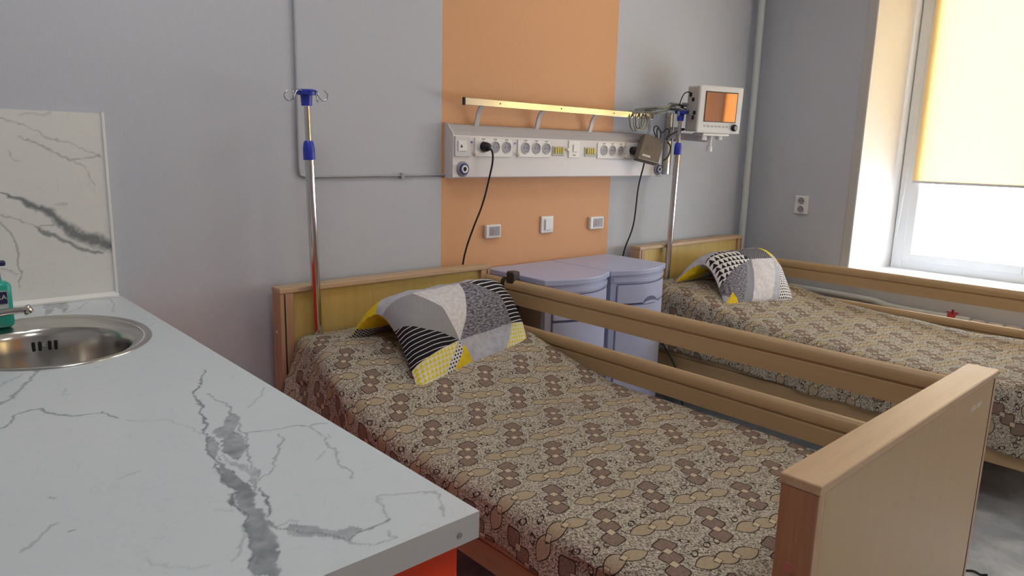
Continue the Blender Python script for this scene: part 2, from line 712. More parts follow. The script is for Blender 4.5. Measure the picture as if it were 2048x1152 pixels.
for ya, yb in ((W1[0] - .11, -.72), (W2[0] - .11, W2[1] + .11)):
    b.box(XR, XO, ya, yb, 0, ZS - .035)
    b.box(XR, XO, ya, yb, ZT, ZC)
struct('wall_right', b, M['wall'])
# reveal panels, corner strips and sills
k = 1
for (ya, yb) in (W1, W2):
    e = .008
    b = MB()
    b.prism([(XR - .003, yb + .11), (XR - .003, yb + .11 - e), (XO - .05, yb + .012 - e), (XO - .05, yb + .012)], 2, ZS, ZT - .02)
    b.prism([(XR - .003, ya - .11), (XR - .003, ya - .11 + e), (XO - .05, ya - .012 + e), (XO - .05, ya - .012)], 2, ZS, ZT - .02)
    b.prism([(XR - .003, ya - .11), (XR - .003, yb + .11), (XO - .05, yb), (XO - .05, ya)], 2, ZT - .02, ZT)
    struct('trim_%d' % k, b, M['reveal'])
    b = MB()
    b.box(XR - .006, XR + .001, yb + .11 - .004, yb + .155, ZS - .04, ZT + .05, .002)
    b.box(XR - .006, XR + .001, ya - .155, ya - .11 + .004, ZS - .04, ZT + .05, .002)
    struct('trim_%d' % (k + 1), b, M['cornerstrip'])
    b = MB().prism([(XR - .05, ya - .14), (XR - .05, yb + .14), (XR, yb + .14), (XR, yb + .105), (XO - .05, yb + .01), (XO - .05, ya - .01), (XR, ya - .105), (XR, ya - .14)], 2, ZS - .035, ZS, .006)
    o = struct('trim_%d' % (k + 2), b, M['pvc'])
    k += 3


def window(idx, ya, yb, n):
    x0, x1 = XO - .07, XO
    b = MB()
    fw = .065
    z0, z1 = ZS - .005, ZT
    b.box(x0, x1, yb - fw, yb, z0, z1, .004)
    b.box(x0, x1, ya, ya + fw, z0, z1, .004)
    b.box(x0, x1, ya + fw, yb - fw, z0, z0 + .055, .004)
    b.box(x0, x1, ya + fw, yb - fw, z1 - fw, z1, .004)
    cuts = [ya + (yb - ya) * i / n for i in range(1, n)]
    for ym in cuts:
        b.box(x0, x1, ym - .04, ym + .04, z0 + .055, z1 - fw, .004)
    o = struct('window_%d' % idx, b, M['pvc'])
    ends = [ya + fw] + [c_ + s_ for c_ in cuts for s_ in (-.04, .04)] + [yb - fw]
    for a, c in zip(ends[::2], ends[1::2]):
        s_ = MB()
        q = .05
        xa, xb = XO - .082, XO - .02
        s_.box(xa, xb, c - q, c, z0 + .055, z1 - fw, .005)
        s_.box(xa, xb, a, a + q, z0 + .055, z1 - fw, .005)
        s_.box(xa, xb, a + q, c - q, z0 + .055, z0 + .055 + q, .005)
        s_.box(xa, xb, a + q, c - q, z1 - fw - q, z1 - fw, .005)
        so = s_.build('sash', M['pvc'], o)
        MB().box(XO - .045, XO - .035, a + q, c - q, z0 + .055 + q, z1 - fw - q).build('pane', M['glass'], so)
    return o


window(1, W1[0], W1[1], 3)
window(2, W2[0], W2[1], 2)  # the added window, out of view


def blind(y0, y1, zb, label):
    r = thing('roller_blind', (4.775, (y0 + y1) / 2, zb), label, 'blind')
    MB().box(4.7735, 4.7750, y0, y1, zb, ZT - .06).build('fabric', M['blind'], r)
    MB().cyl((4.765, y0, ZT - .05), (4.765, y1, ZT - .05), .018).build('roller', M['white'], r)
    MB().box(4.770, 4.7785, y0, y1, zb - .014, zb + .002, .003).build('bottom_bar', M['white2'], r)
    return r


wl = W1[1] - W1[0]
m1, m2 = W1[1] - wl / 3, W1[1] - wl * 2 / 3
r = blind(m1 + .045, W1[1] - .075, 1.245, 'yellow roller blind half lowered over the window sash nearest the room corner')
MB().tube([(4.755, W1[1] - .062, 2.3), (4.752, W1[1] - .055, 1.6), (4.745, W1[1] - .045, 1.15), (4.75, W1[1] - .03, .9)], .0022, 6, True, 2).build('pull_cord', M['white'], r)
blind(m2 + .045, m1 - .045, 1.245, 'yellow roller blind on the middle sash of the first window')
blind(W1[0] + .075, m2 - .045, 1.245, 'yellow roller blind on the sash of the first window farthest from the corner')
ym2 = (W2[0] + W2[1]) / 2
blind(ym2 + .045, W2[1] - .075, 1.0, 'yellow roller blind on the added second window, nearer sash')
blind(W2[0] + .075, ym2 - .045, 1.0, 'yellow roller blind on the added second window, farther sash')

# unseen ceiling panels and lamps, added to brighten the room
FILL_POWER = 11.0
for lx, ly, where in ((0.6, -3.0, 'behind the worktop end'), (2.7, -3.0, 'beyond the footboards'), (0.6, -1.0, 'above the worktop'), (2.7, -1.0, 'above the bedside cabinets')):
    r = thing('added_fill_light', (lx, ly, ZC), 'added square white ceiling fill light panel ' + where, 'ceiling light', 'added fill lights')
    b = MB()
    for sx_ in (-1, 1):
        b.box(lx + sx_ * .28 - .02, lx + sx_ * .28 + .02, ly - .30, ly + .30, ZC - .045, ZC, .003)
        b.box(lx - .26, lx + .26, ly + sx_ * .28 - .02, ly + sx_ * .28 + .02, ZC - .045, ZC, .003)
    b.box(lx - .27, lx + .27, ly - .27, ly + .27, ZC - .02, ZC - .01)
    b.build('frame', M['white'], r)
    la = area('fill_lamp', (0, 0, -.04), (0, 0, 0), 0.5, 0.5, FILL_POWER * (1.0 if lx < 1 else .75), (1.0, 0.98, 0.96))
    la.parent = r

# riser pipe in the corner, and the wallpapered corner chase
b = MB().tube([(4.315, -.055, 0), (4.315, -.055, ZC)], .022, 20)
o = b.build('riser_pipe', M['pipe'], None, (4.315, -.055, 0))
tag(o, 'pale painted vertical heating riser pipe in the room corner', 'pipe')

# wall conduit
b = MB()
b.tube([(1.212, -.006, ZC), (1.210, -.006, 1.285), (1.214, -.006, 1.258), (1.24, -.006, 1.251), (1.895, -.006, 1.256)], .0050, 8)
o = b.build('cable_conduit', M['conduit'], None, (1.21, 0, 1.25))
tag(o, 'thin grey cable conduit running down the wall then across to the bedhead console', 'conduit')
MB().box(1.655, 1.667, -.016, 0, 1.24, 1.266, .002).build('clip', M['conduit'], o)

# ------------------------------------------------------------------ vein fields
TOP_LINES = [(0.75, [(0.5185, -0.942, 0.0015), (0.4497, -1.0998, 0.0018), (0.4191, -1.2196, 0.0017), (0.3762, -1.3587, 0.0017), (0.3585, -1.477, 0.0014), (0.3412, -1.5664, 0.0011), (0.3406, -1.6165, 0.0009), (0.3107, -1.6963, 0.0011), (0.289, -1.7553, 0.0011)]), (0.55, [(0.4722, -1.1001, 0.0014), (0.4735, -1.2173, 0.0015), (0.4582, -1.2943, 0.0014), (0.426, -1.3991, 0.0015), (0.3993, -1.5001, 0.0014), (0.3704, -1.5727, 0.0011), (0.357, -1.5967, 0.0011), (0.3495, -1.6557, 0.0012), (0.3417, -1.7083, 0.001), (0.3095, -1.7726, 0.0009)]), (0.8, [(0.3885, -1.5506, 0.0008), (0.3761, -1.5952, 0.0013), (0.3597, -1.6324, 0.0011)]), (0.65, [(0.3522, -1.6422, 0.0012), (0.3564, -1.669, 0.0015), (0.3698, -1.6954, 0.0015), (0.3879, -1.7179, 0.0015), (0.3998, -1.7389, 0.0013), (0.4102, -1.762, 0.0013), (0.4345, -1.7494, 0.0017), (0.4539, -1.7464, 0.0015), (0.4821, -1.7421, 0.0025)]), (0.4, [(0.4111, -1.7663, 0.0009), (0.4322, -1.7875, 0.0009), (0.4639, -1.7924, 0.0021), (0.4633, -1.7657, 0.0008)]), (0.35, [(0.4831, -1.7347, 0.001), (0.5055, -1.6842, 0.0008), (0.5411, -1.6998, 0.0008), (0.5799, -1.7271, 0.001), (0.5405, -1.7906, 0.0006)]), (0.45, [(0.4927, -1.3769, 0.001), (0.4843, -1.4091, 0.0012), (0.4386, -1.4788, 0.0011), (0.3951, -1.527, 0.0014)]), (0.45, [(0.4452, -1.332, 0.0016), (0.4963, -1.3596, 0.0022), (0.5255, -1.3624, 0.0023), (0.5816, -1.3861, 0.0015)]), (0.4, [(0.5447, -1.3778, 0.0008), (0.539, -1.4659, 0.0012), (0.5165, -1.5311, 0.0011), (0.5032, -1.6057, 0.0007)]), (0.3, [(0.5702, -1.141, 0.0009), (0.5019, -1.2242, 0.0009)]), (0.6, [(0.1341, -1.0684, 0.0019), (0.1635, -1.0008, 0.0032), (0.2007, -0.9926, 0.0037), (0.2176, -1.0439, 0.0029), (0.2387, -1.0682, 0.0027), (0.2911, -1.0875, 0.0019), (0.2966, -1.1291, 0.0012)]), (0.25, [(0.3063, -1.1513, 0.0012), (0.3603, -1.1945, 0.0012), (0.3927, -1.2897, 0.0012)]), (0.5, [(0.2433, -0.7287, 0.0039), (0.1964, -0.8475, 0.0049), (0.1515, -0.93, 0.0046)]), (0.3, [(0.2113, -0.745, 0.0024), (0.167, -0.8063, 0.004)]), (0.45, [(0.1546, -1.3902, 0.0018), (0.1569, -1.401, 0.001)]), (0.6, [(0.1496, -1.5192, 0.0012), (0.154, -1.517, 0.0009)]), (0.3, [(0.5552, -1.4339, 0.0018), (0.5491, -1.4486, 0.0012)]), (0.35, [(0.1445, -1.4773, 0.0006), (0.1204, -1.5056, 0.0007), (0.0992, -1.5326, 0.0005)]), (0.2, [(0.2108, -1.6394, 0.0008), (0.2174, -1.6705, 0.0011), (0.2366, -1.6929, 0.0008), (0.2557, -1.6996, 0.0005)]), (0.25, [(0.2334, -1.3894, 0.0008), (0.275, -1.3776, 0.0005)]), (0.3, [(0.3357, -1.6284, 0.0011), (0.3019, -1.6889, 0.0011), (0.2836, -1.7135, 0.0007)]), (0.2, [(0.3105, -1.571, 0.0006), (0.3323, -1.589, 0.0006)]), (0.25, [(0.2651, -0.9014, 0.0013), (0.2526, -0.9357, 0.0013), (0.2644, -0.9363, 0.0009)]), (0.25, [(0.5171, -1.491, 0.0008), (0.4916, -1.5164, 0.0013)]), (0.3, [(0.3564, -1.669, 0.0024), (0.3807, -1.6658, 0.0022), (0.3874, -1.6794, 0.0014)]), (0.4, [(0.4033, -0.1744, 0.001), (0.4409, -0.129, 0.0008), (0.488, -0.0464, 0.0007)]), (0.35, [(0.5472, -0.0266, 0.0007), (0.5384, -0.1226, 0.0008), (0.505, -0.2485, 0.0006)]), (0.2, [(0.5219, -0.3556, 0.0007), (0.5827, -0.4002, 0.0006)]), (0.2, [(0.5168, -0.5014, 0.0006), (0.5767, -0.4207, 0.0005)]), (0.45, [(0.3736, -0.0235, 0.0012), (0.4359, -0.0192, 0.0012)]), (0.25, [(0.3436, -0.7809, 0.0016), (0.3492, -0.7852, 0.0009)])]
TOP_FILLS = [(0.62, [(0.3775, -1.4066), (0.3749, -1.4802), (0.3749, -1.5581), (0.3543, -1.603), (0.3495, -1.6557), (0.3382, -1.7193), (0.3085, -1.7748), (0.287, -1.7567), (0.3376, -1.63), (0.3465, -1.553), (0.3585, -1.477)]), (0.55, [(0.4043, -1.3445), (0.4399, -1.3143), (0.426, -1.3991), (0.398, -1.4402), (0.3898, -1.3936)]), (0.5, [(0.3904, -1.3076), (0.3974, -1.3262), (0.3923, -1.3718), (0.3656, -1.4193), (0.3762, -1.3587)]), (0.45, [(0.4741, -1.21), (0.4679, -1.2733), (0.4359, -1.3245), (0.4043, -1.3445), (0.4032, -1.3048), (0.4375, -1.2777)]), (0.3, [(0.3836, -1.4001), (0.3936, -1.4421), (0.3993, -1.5001), (0.3761, -1.5592), (0.3831, -1.4868)]), (0.42, [(0.3719, -1.6704), (0.3927, -1.6955), (0.409, -1.7281), (0.4288, -1.7294), (0.4414, -1.7437), (0.4119, -1.7649), (0.3934, -1.7386), (0.3637, -1.7014)]), (0.42, [(0.3737, -0.014), (0.4373, -0.0201), (0.4009, -0.1726), (0.3957, -0.0776), (0.3476, -0.1941)])]
SPLASH_LINES = [(0.7, [(0.2979, 1.216, 0.0018), (0.3453, 1.1926, 0.0069), (0.4188, 1.1442, 0.0119), (0.475, 1.0863, 0.0173), (0.5713, 1.0378, 0.0191)]), (0.6, [(0.3701, 1.1118, 0.0032), (0.4262, 1.0735, 0.0074), (0.4989, 1.0349, 0.007), (0.541, 1.0235, 0.0029)]), (0.35, [(0.2917, 1.1496, 0.0015), (0.3705, 1.1156, 0.0019)]), (0.32, [(0.3166, 1.4192, 0.0018), (0.3763, 1.4001, 0.0022), (0.4373, 1.3652, 0.0023), (0.5028, 1.3479, 0.0021), (0.563, 1.3139, 0.0018)]), (0.38, [(0.3549, 1.3702, 0.0019), (0.4097, 1.3458, 0.0029), (0.4793, 1.3091, 0.0031), (0.5595, 1.3155, 0.0021)]), (0.3, [(0.4793, 1.3091, 0.002), (0.5177, 1.2745, 0.0024), (0.5421, 1.227, 0.0014)]), (0.3, [(0.3331, 1.3332, 0.0018), (0.3369, 1.3077, 0.0019), (0.3577, 1.2968, 0.0019)]), (0.5, [(0.2897, 1.1273, 0.0021), (0.3171, 1.0881, 0.0025), (0.3294, 1.0491, 0.0025), (0.3214, 0.9958, 0.0025), (0.3296, 0.9796, 0.0022), (0.3159, 0.9342, 0.0022)]), (0.2, [(0.3667, 1.4324, 0.0031), (0.4437, 1.4415, 0.0033)]), (0.3, [(0.2772, 0.9923, 0.0018), (0.3192, 0.9713, 0.0019)]), (0.2, [(0.4243, 1.1711, 0.0033), (0.4581, 1.1739, 0.0034)]), (0.4, [(0.383, 1.1111, 0.0016), (0.4261, 1.1127, 0.0023), (0.4421, 1.1432, 0.002)])]



def vein_field(P, lines, fills, seed):
    """P: Nx2 points; returns a vein value per point"""
    rng = np.random.RandomState(seed)
    # value-noise warp
    def vn(P, cell):
        q = P / cell
        i = np.floor(q).astype(int)
        f = q - i
        f = f * f * (3 - 2 * f)
        T = rng.rand(64, 64)
        g = lambda a, b_: T[a % 64, b_ % 64]
        return (g(i[:, 0], i[:, 1]) * (1 - f[:, 0]) * (1 - f[:, 1]) + g(i[:, 0] + 1, i[:, 1]) * f[:, 0] * (1 - f[:, 1])
                + g(i[:, 0], i[:, 1] + 1) * (1 - f[:, 0]) * f[:, 1] + g(i[:, 0] + 1, i[:, 1] + 1) * f[:, 0] * f[:, 1]) - .5
    Q = P + np.stack([vn(P, .03) * .012 + vn(P, .009) * .007, vn(P, .03) * .012 + vn(P, .009) * .007], 1)
    mot = vn(P, .02) + .6 * vn(P, .008)
    out = np.zeros(len(P))
    for s_, pl in lines:
        for (x0, y0, w0), (x1, y1, w1) in zip(pl, pl[1:]):
            lo = np.array([min(x0, x1), min(y0, y1)]) - .06
            hi = np.array([max(x0, x1), max(y0, y1)]) + .06
            m_ = np.all((Q > lo) & (Q < hi), axis=1)
            q = Q[m_]
            d = np.array([x1 - x0, y1 - y0])
            t = np.clip(((q - [x0, y0]) @ d) / (d @ d + 1e-12), 0, 1)
            dist = np.linalg.norm(q - ([x0, y0] + t[:, None] * d), axis=1)
            ww = np.maximum(w0 + (w1 - w0) * t, .0022)
            val = s_ * np.clip(1.35 - dist / ww, 0, 1)
            out[m_] = np.maximum(out[m_], val)
    for s_, pl in fills:
        a = np.array(pl)
        ins = np.zeros(len(Q), bool)
        n = len(a)
        for i in range(n):
            xa, ya = a[i]
            xb, yb = a[(i + 1) % n]
            c = (ya > Q[:, 1]) != (yb > Q[:, 1])
            xi = (xb - xa) * (Q[:, 1] - ya) / (yb - ya + 1e-12) + xa
            ins ^= c & (Q[:, 0] < xi)
        out = np.maximum(out, np.where(ins, np.clip(s_ + mot * .25, 0, 1), 0))
    return out


def grid_slab(name, us, vs_, put, thick, lines, fills, seed, mats, parent, hole=None, loc=None):
    """a dense front skin (with a vein attribute) on a slab; put(u,v,depth)->xyz"""
    bm = bmesh.new()
    V = {}
    for i, u in enumerate(us):
        for j, v in enumerate(vs_):
            V[i, j] = bm.verts.new(put(u, v, 0))
    for i in range(len(us) - 1):
        for j in range(len(vs_) - 1):
            if hole and hole((us[i] + us[i + 1]) / 2, (vs_[j] + vs_[j + 1]) / 2):
                continue
            bm.faces.new((V[i, j], V[i + 1, j], V[i + 1, j + 1], V[i, j + 1]))
    loose = [v for v in bm.verts if not v.link_faces]
    bmesh.ops.delete(bm, geom=loose, context='VERTS')
    bmesh.ops.recalc_face_normals(bm, faces=bm.faces)
    mb = MB()
    mb.bm.free()
    mb.bm = bm
    # slab sides and back, a coarse skirt
    bd = [e for e in bm.edges if len(e.link_faces) == 1]
    ret = bmesh.ops.extrude_edge_only(bm, edges=bd)
    vn_ = [g for g in ret['geom'] if isinstance(g, bmesh.types.BMVert)]
    p0, p1 = Vector(put(us[0], vs_[0], 0)), Vector(put(us[0], vs_[0], thick))
    for v in vn_:
        v.co += p1 - p0
    for f in ret['geom']:
        if isinstance(f, bmesh.types.BMFace):
            f.material_index = 1
    o = mb.build(name, mats, parent, loc)
    me = o.data
    co = np.empty(len(me.vertices) * 3)
    me.vertices.foreach_get('co', co)
    co = co.reshape(-1, 3)
    root = Vector((0, 0, 0))
    q = o
    while q is not None:
        root += q.location
        q = q.parent
    co = co + np.array(root)
    ax = [0, 1] if abs((p1 - p0).z) > abs((p1 - p0).y) else [0, 2]
    at = me.attributes.new('vein', 'FLOAT', 'POINT')
    at.data.foreach_set('value', vein_field(co[:, ax], lines, fills, seed))
    return o


# ------------------------------------------------------------------ worktop, cabinet, splashback, sink
WX0, WX1, WY0 = -.25, .588, -1.806
SC, SA, SB = (.31, -.467), .225, .278      # sink centre and half axes


def in_sink(x, y):
    return ((x - SC[0]) / (SA - .02)) ** 2 + ((y - SC[1]) / (SB - .02)) ** 2 < 1


us = list(np.concatenate([np.linspace(WX0, .04, 12)[:-1], np.arange(.04, WX1, .0030), [WX1]]))
vs2 = list(np.concatenate([np.arange(WY0, -.002, .0030), [-.002]]))
top = grid_slab('countertop', us, vs2, lambda u, v, d: (u, v, .877 - d), .04, TOP_LINES, TOP_FILLS, 3,
                [M['marble'], M['counter_edge']], None, in_sink, (.3, -.9, .837))
tag(top, 'white marble-patterned laminate worktop with grey veins in the foreground', 'countertop')
b = MB()
b.lathe([(.0042, 0), (.0042, .0012), (0, .0015)], (.553, WY0 - .0002, .853), (0, -1, 0), 12)
b.build('screw_hole_cap', M['grey_mark'], top)

cab = thing('base_cabinet', (.3, -.9, 0), 'orange-red base cabinet under the marble worktop', 'cabinet')
b = MB().box(-.24, .57, -1.78, -1.762, .08, .836, .0015)
b.build('side_panel', M['cab_orange'], cab)
b = MB().box(-.24, .548, -1.762, -.02, .08, .66)
b.build('carcass', M['white2'], cab)
for i in range(3):
    y0 = -1.76 + i * .585
    d = MB().box(.55, .568, y0 + .002, y0 + .581, .10, .83, .002).build('door', M['cab_orange'], cab)
    MB().tube([(.568, y0 + .5, .62), (.592, y0 + .5, .62), (.592, y0 + .5, .74), (.568, y0 + .5, .74)], .005, 8).build('handle', M['chrome'], d)
MB().box(-.22, .52, -1.74, -.03, 0, .08).build('plinth', M['black'], cab)

sp = thing('splashback', (.2, 0, .88), 'white marble-patterned splashback panel on the wall behind the sink', 'splashback')
us = list(np.concatenate([np.linspace(-.25, .25, 12)[:-1], np.arange(.25, .572, .003), [.572]]))
vs2 = list(np.arange(.892, 1.449, .003))
grid_slab('panel', us, vs2, lambda u, v, d: (u, -.012 + d, v), .0115, SPLASH_LINES, [], 7, [M['marble_wall'], M['white2']], sp)
MB().box(.570, .5785, -.016, -.0005, .880, 1.4495, .0015).build('edge_trim', M['white'], sp)
MB().prism([(-.0005, .8775), (-.020, .8775), (-.020, .883), (-.013, .8945), (-.0005, .8945)], 0, -.25, .5785).build('bottom_trim', M['white'], sp)

sink = thing('kitchen_sink', (SC[0], SC[1], .877), 'oval stainless steel inset sink in the marble worktop', 'sink')
# deck: from the oval outer rim to the round bowl lip
bm = bmesh.new()
N = 72
BC, BA, BB = (.288, -.528), .192, .205
rings = []


def el(c, a, bb, z):
    return [Vector((c[0] + a * math.cos(2 * math.pi * k / N), c[1] + bb * math.sin(2 * math.pi * k / N), z)) for k in range(N)]


SD = [el(SC, SA, SB, .8772), el(SC, SA - .003, SB - .003, .8805), el(SC, SA - .010, SB - .010, .8815), el(SC, SA - .018, SB - .018, .8765),
      el(BC, BA + .006, BB + .006, .8735), el(BC, BA, BB, .8745), el(BC, BA - .006, BB - .006, .869)]
bowl = [(.95, .855), (.92, .82), (.88, .775), (.80, .742), (.62, .730), (.3, .727), (.13, .726)]
for lst in SD:
    rings.append([bm.verts.new(v) for v in lst])
deckfaces = len(rings)
for s_, z in bowl:
    rings.append([bm.verts.new(v) for v in el(BC, BA * s_, BB * s_, z)])
for a, c in zip(rings, rings[1:]):
    for k in range(N):
        f = bm.faces.new((a[k], a[(k + 1) % N], c[(k + 1) % N], c[k]))
        f.smooth = True
bm.faces.new(rings[-1])
bmesh.ops.recalc_face_normals(bm, faces=bm.faces)
mb = MB()
mb.bm.free()
mb.bm = bm
so = mb.build('bowl', M['steel'], sink)
md = so.modifiers.new('thickness', 'SOLIDIFY')
md.thickness = .0012
md.offset = -1
for i, dx in enumerate((-.030, -.013, .013, .030)):
    ang = math.radians(97)
    th = math.pi / 2 - .12 + dx * 4.6 - .05
    p = Vector((BC[0] + BA * .925 * math.cos(th), BC[1] + BB * .925 * math.sin(th), .832))
    MB().box(p.x - .004, p.x + .004, p.y - .004, p.y + .002, p.z - .013, p.z + .013, .003).build('overflow_slot', M['slot'], sink)
th = math.pi / 2 - .17
p = Vector((BC[0] + BA * .925 * math.cos(th), BC[1] + BB * .925 * math.sin(th), .835))
MB().lathe([(.004, -.004), (.004, .003), (0, .004)], p, (0, -1, 0), 10).build('overflow_screw', M['chrome'], sink)
MB().lathe([(.03, .727), (.03, .731), (.022, .732), (0, .729)], (BC[0], BC[1], 0), (0, 0, 1), 24).build('drain', M['chrome'], sink)

fa = thing('mixer_tap', (.13, -.30, .8755), 'chrome mixer tap with slim spout over the sink', 'tap')
MB().lathe([(.026, .8755), (.026, .882), (.021, .888), (.021, .955), (.017, .968), (0, .97)], (.13, -.30, 0)).build('body', M['chrome'], fa)
MB().tube([(.14, -.302, .915), (.19, -.312, .921), (.25, -.325, .930), (.292, -.333, .932)], [.0115, .010, .009, .009], 14).build('spout', M['chrome'], fa)
MB().lathe([(.0105, -.012), (.0115, -.008), (.0115, .006), (.009, .008), (0, .008)], (.291, -.333, .929), (.45, -.1, -.9), 16).build('aerator', M['chrome'], fa)
MB().tube([(.13, -.30, .968), (.16, -.33, .985), (.19, -.37, .992)], [.009, .007, .006], 10).build('lever', M['chrome'], fa)

soap = thing('soap_bottle', (.232, -.262, .8772), 'teal pump bottle of liquid soap behind the tap', 'bottle')
b = MB().box(.196, .268, -.285, -.240, .8772, 1.000, .014, 3)
b.lathe([(.02, .995), (.018, 1.008), (.014, 1.012)], (.232, -.262, 0), (0, 0, 1), 18)
smooth_by_angle(b.build('body', M['teal'], soap), 60)
b = MB().lathe([(.017, 1.008), (.017, 1.026), (.008, 1.03), (.008, 1.045)], (.232, -.262, 0), (0, 0, 1), 18)
b.box(.218, .262, -.272, -.252, 1.040, 1.054, .004)
b.build('pump', M['navy'], soap)
lm = Matrix.Translation((.229, -.2866, .946)) @ Matrix.Rotation(HP, 4, 'X')
lb = MB().box(.207, .257, -.2864, -.2850, .918, .978, .002).build('front_label', M['palelabel'], soap)
MB().box(.209, .255, -.2874, -.2862, .944, .976, .002).build('label_band', M['navy'], lb)
text_mesh('RA', .017, Matrix.Translation((.243, -.2880, .961)) @ Matrix.Rotation(HP, 4, 'X'), 'label_lettering', M['white'], lb)

# ------------------------------------------------------------------ beds
RAILP = [(-.013, 0), (.013, 0), (.013, .052), (.009, .056), (.009, .060), (.017, .064), (.019, .078), (.017, .092), (.010, .101), (0, .104),
         (-.010, .101), (-.017, .092), (-.019, .078), (-.017, .064), (-.009, .060), (-.009, .056), (-.013, .052)]
YB = -.125
YFB = -2.005


def make_bed(x0, x1, label, rails, panels, latch):
    root = thing('hospital_bed', ((x0 + x1) / 2, -1.06, 0), label, 'bed')
    # headboard
    pw = .052
    b = MB()
    b.box(x0, x0 + pw, -.125, -.06, .12, .846, .003)
    b.box(x1 - pw, x1, -.125, -.06, .12, .846, .003)
    b.box(x0 + pw, x1 - pw, -.118, -.067, .20, .26, .003)
    hb = b.build('headboard', M['beech'], root)
    MB().box(x0 - .001, x1 + .001, -.128, -.058, .845, .864, .003).build('top_cap', M['beech_cap'], hb)
    MB().box(x0 + pw, x1 - pw, -.112, -.075, .26, .846).build('panel', M['yellow_panel'], hb)
    for x in (x0 + .018, x1 - .018):
        MB().box(x - .0025, x + .0025, -.1258, -.12, .50, .843).build('guide_slot', M['slot'], hb)
        MB().box(x - .0025, x + .0025, -.1258, -.12, .24, .49).build('guide_slot', M['slot'], hb)
    MB().lathe([(.006, 0), (.006, .0015), (0, .002)], (x0 + .0002, -.092, .70), (-1, 0, 0), 12).build('screw_cap', M['white2'], hb)
    # footboard
    b = MB()
    b.box(x0, x0 + .045, YFB - .063, YFB, .10, .846, .003)
    b.box(x1 - .045, x1, YFB - .063, YFB, .10, .846, .003)
    b.box(x0 + .045, x1 - .045, YFB - .056, YFB - .007, .18, .24, .003)
    fb = b.build('footboard', M['beech_dark'], root)
    MB().box(x0 - .001, x1 + .001, YFB - .066, YFB + .003, .8455, .864, .003).build('top_cap', M['beech_cap'], fb)
    MB().box(x0 + .026, x1 - .020, YFB - .0635, YFB - .02, .24, .8455, .001).build('panel', M['foot_panel'], fb)
    MB().box(x0 + .001, x0 + .024, YFB - .0645, YFB - .06, .12, .8453, .001).build('edge_strip', M['beech'], fb)
    MB().box(x1 - .0185, x1 - .001, YFB - .0645, YFB - .06, .12, .8453, .001).build('edge_strip', M['beech'], fb)
    MB().box(x1 - .0225, x1 - .0185, YFB - .0642, YFB - .06, .12, .845).build('guide_slot', M['slot'], fb)
    MB().lathe([(.009, 0), (.009, .0018), (0, .0022)], (x0 + .0002, YFB - .028, .705), (-1, 0, 0), 14).build('screw_cap', M['red_mark'], fb)
    if latch:
        b = MB()
        for k, (xx, hh) in enumerate(((.800, .012), (.812, .016), (.826, .010), (.840, .014), (.852, .011), (.866, .013))):
            b.box(x0 + xx, x0 + xx + .007, YFB - .0642, YFB - .0630, .800 - hh / 2 + .004 * (k % 2), .800 + hh / 2)
        b.build('faded_sticker', M['label'], fb)
    # side rails
    for x, z in rails:
        b = MB().prism([(x + p, z + q) for p, q in RAILP], 1, YFB + .001, -.126)
        smooth_by_angle(b.build('side_rail', M['rail'], root), 40)
    for x, z0, z1 in panels:
        b = MB().box(x - .011, x + .011, YFB + .001, -.126, z0, z1 - .045, .003)
        b.box(x - .0135, x + .0135, YFB + .001, -.126, z1 - .042, z1, .006)
        b.build('side_panel', M['rail'], root)
    # platform and mattress
    b = MB()
    b.box(x0 + .06, x1 - .06, -1.96, -.17, .34, .39, .004)
    for yy in (-1.6, -.6):
        b.box(x0 + .25, x0 + .31, yy - .03, yy + .03, .14, .34)
        b.box(x1 - .31, x1 - .25, yy - .03, yy + .03, .14, .34)
    b.box(x0 + .25, x1 - .25, -1.7, -.5, .12, .16)
    b.build('lifting_frame', M['grey_mark'], root)
    prof = [(-1.95, .39), (-.18, .39), (-.18, ztop(-.19) - .05), (-.5, ztop(-.5) - .05), (-.8, ztop(-.8) - .05), (-1.05, ztop(-1.05) - .04), (-1.95, ztop(-1.95) - .04)]
    MB().prism(prof, 0, x0 + .135, x1 - .075, .012).build('mattress', M['white2'], root)
    for x in (x0 + .03, x1 - .03):
        for y in (-.092, YFB - .03):
            b = MB().cyl((x, y, .12), (x, y, .075), .012)
            b.cyl((x - .014, y, .04), (x + .014, y, .04), .04)
            b.build('castor', M['black'], root)
    if latch:
        x, z = latch
        b = MB().box(x - .020, x + .026, -.316, -.270, z + .085, z + .140, .009, 3)
        b.box(x + .014, x + .026, -.312, -.276, z - .06, z + .1, .004)
        b.prism([(-.325, z + .004), (-.262, z + .004), (-.278, z - .09), (-.300, z - .09)], 0, x + .0, x + .02, .003)
        la = b.build('rail_latch', M['brownblack'], root)
        for dy in (0, .012):
            MB().tube([(x - .004, -.268 + dy, z + .113), (x - .019, -.262 + dy, z + .106), (x - .024, -.258 + dy, z + .085), (x - .021, -.255 + dy, z + .06),
                       (x - .019, -.262 + dy, z + .035)], .0032, 8, True, 2).build('cord', M['black'], la)
        MB().cyl((x - .003, -.27, z + .108), (x - .003, -.25, z + .108), .008).build('clip', M['chrome'], la)
    return root


def ztop(y):
    """height of the bedspread along the bed: the head section is raised"""
    t = min(1.0, max(0.0, (y + 1.02) / .80))
    t = t * t * (3 - 2 * t)
    return .547 + .135 * t


BX0, BX1 = 1.065, 2.05
CX0, CX1 = 3.13, 4.205
make_bed(BX0, BX1, 'beech hospital bed nearest the worktop, its rail raised towards the bedside cabinets', ((2.032, .720), (2.032, .535)),
         ((BX0 + .016, .325, .44), (2.032, .27, .38)), (2.032, .720))
make_bed(CX0, CX1, 'beech hospital bed under the window beyond the bedside cabinets', ((4.19, .645), (4.19, .455)),
         ((CX0 + .036, .215, .345), (4.19, .21, .34)), None)


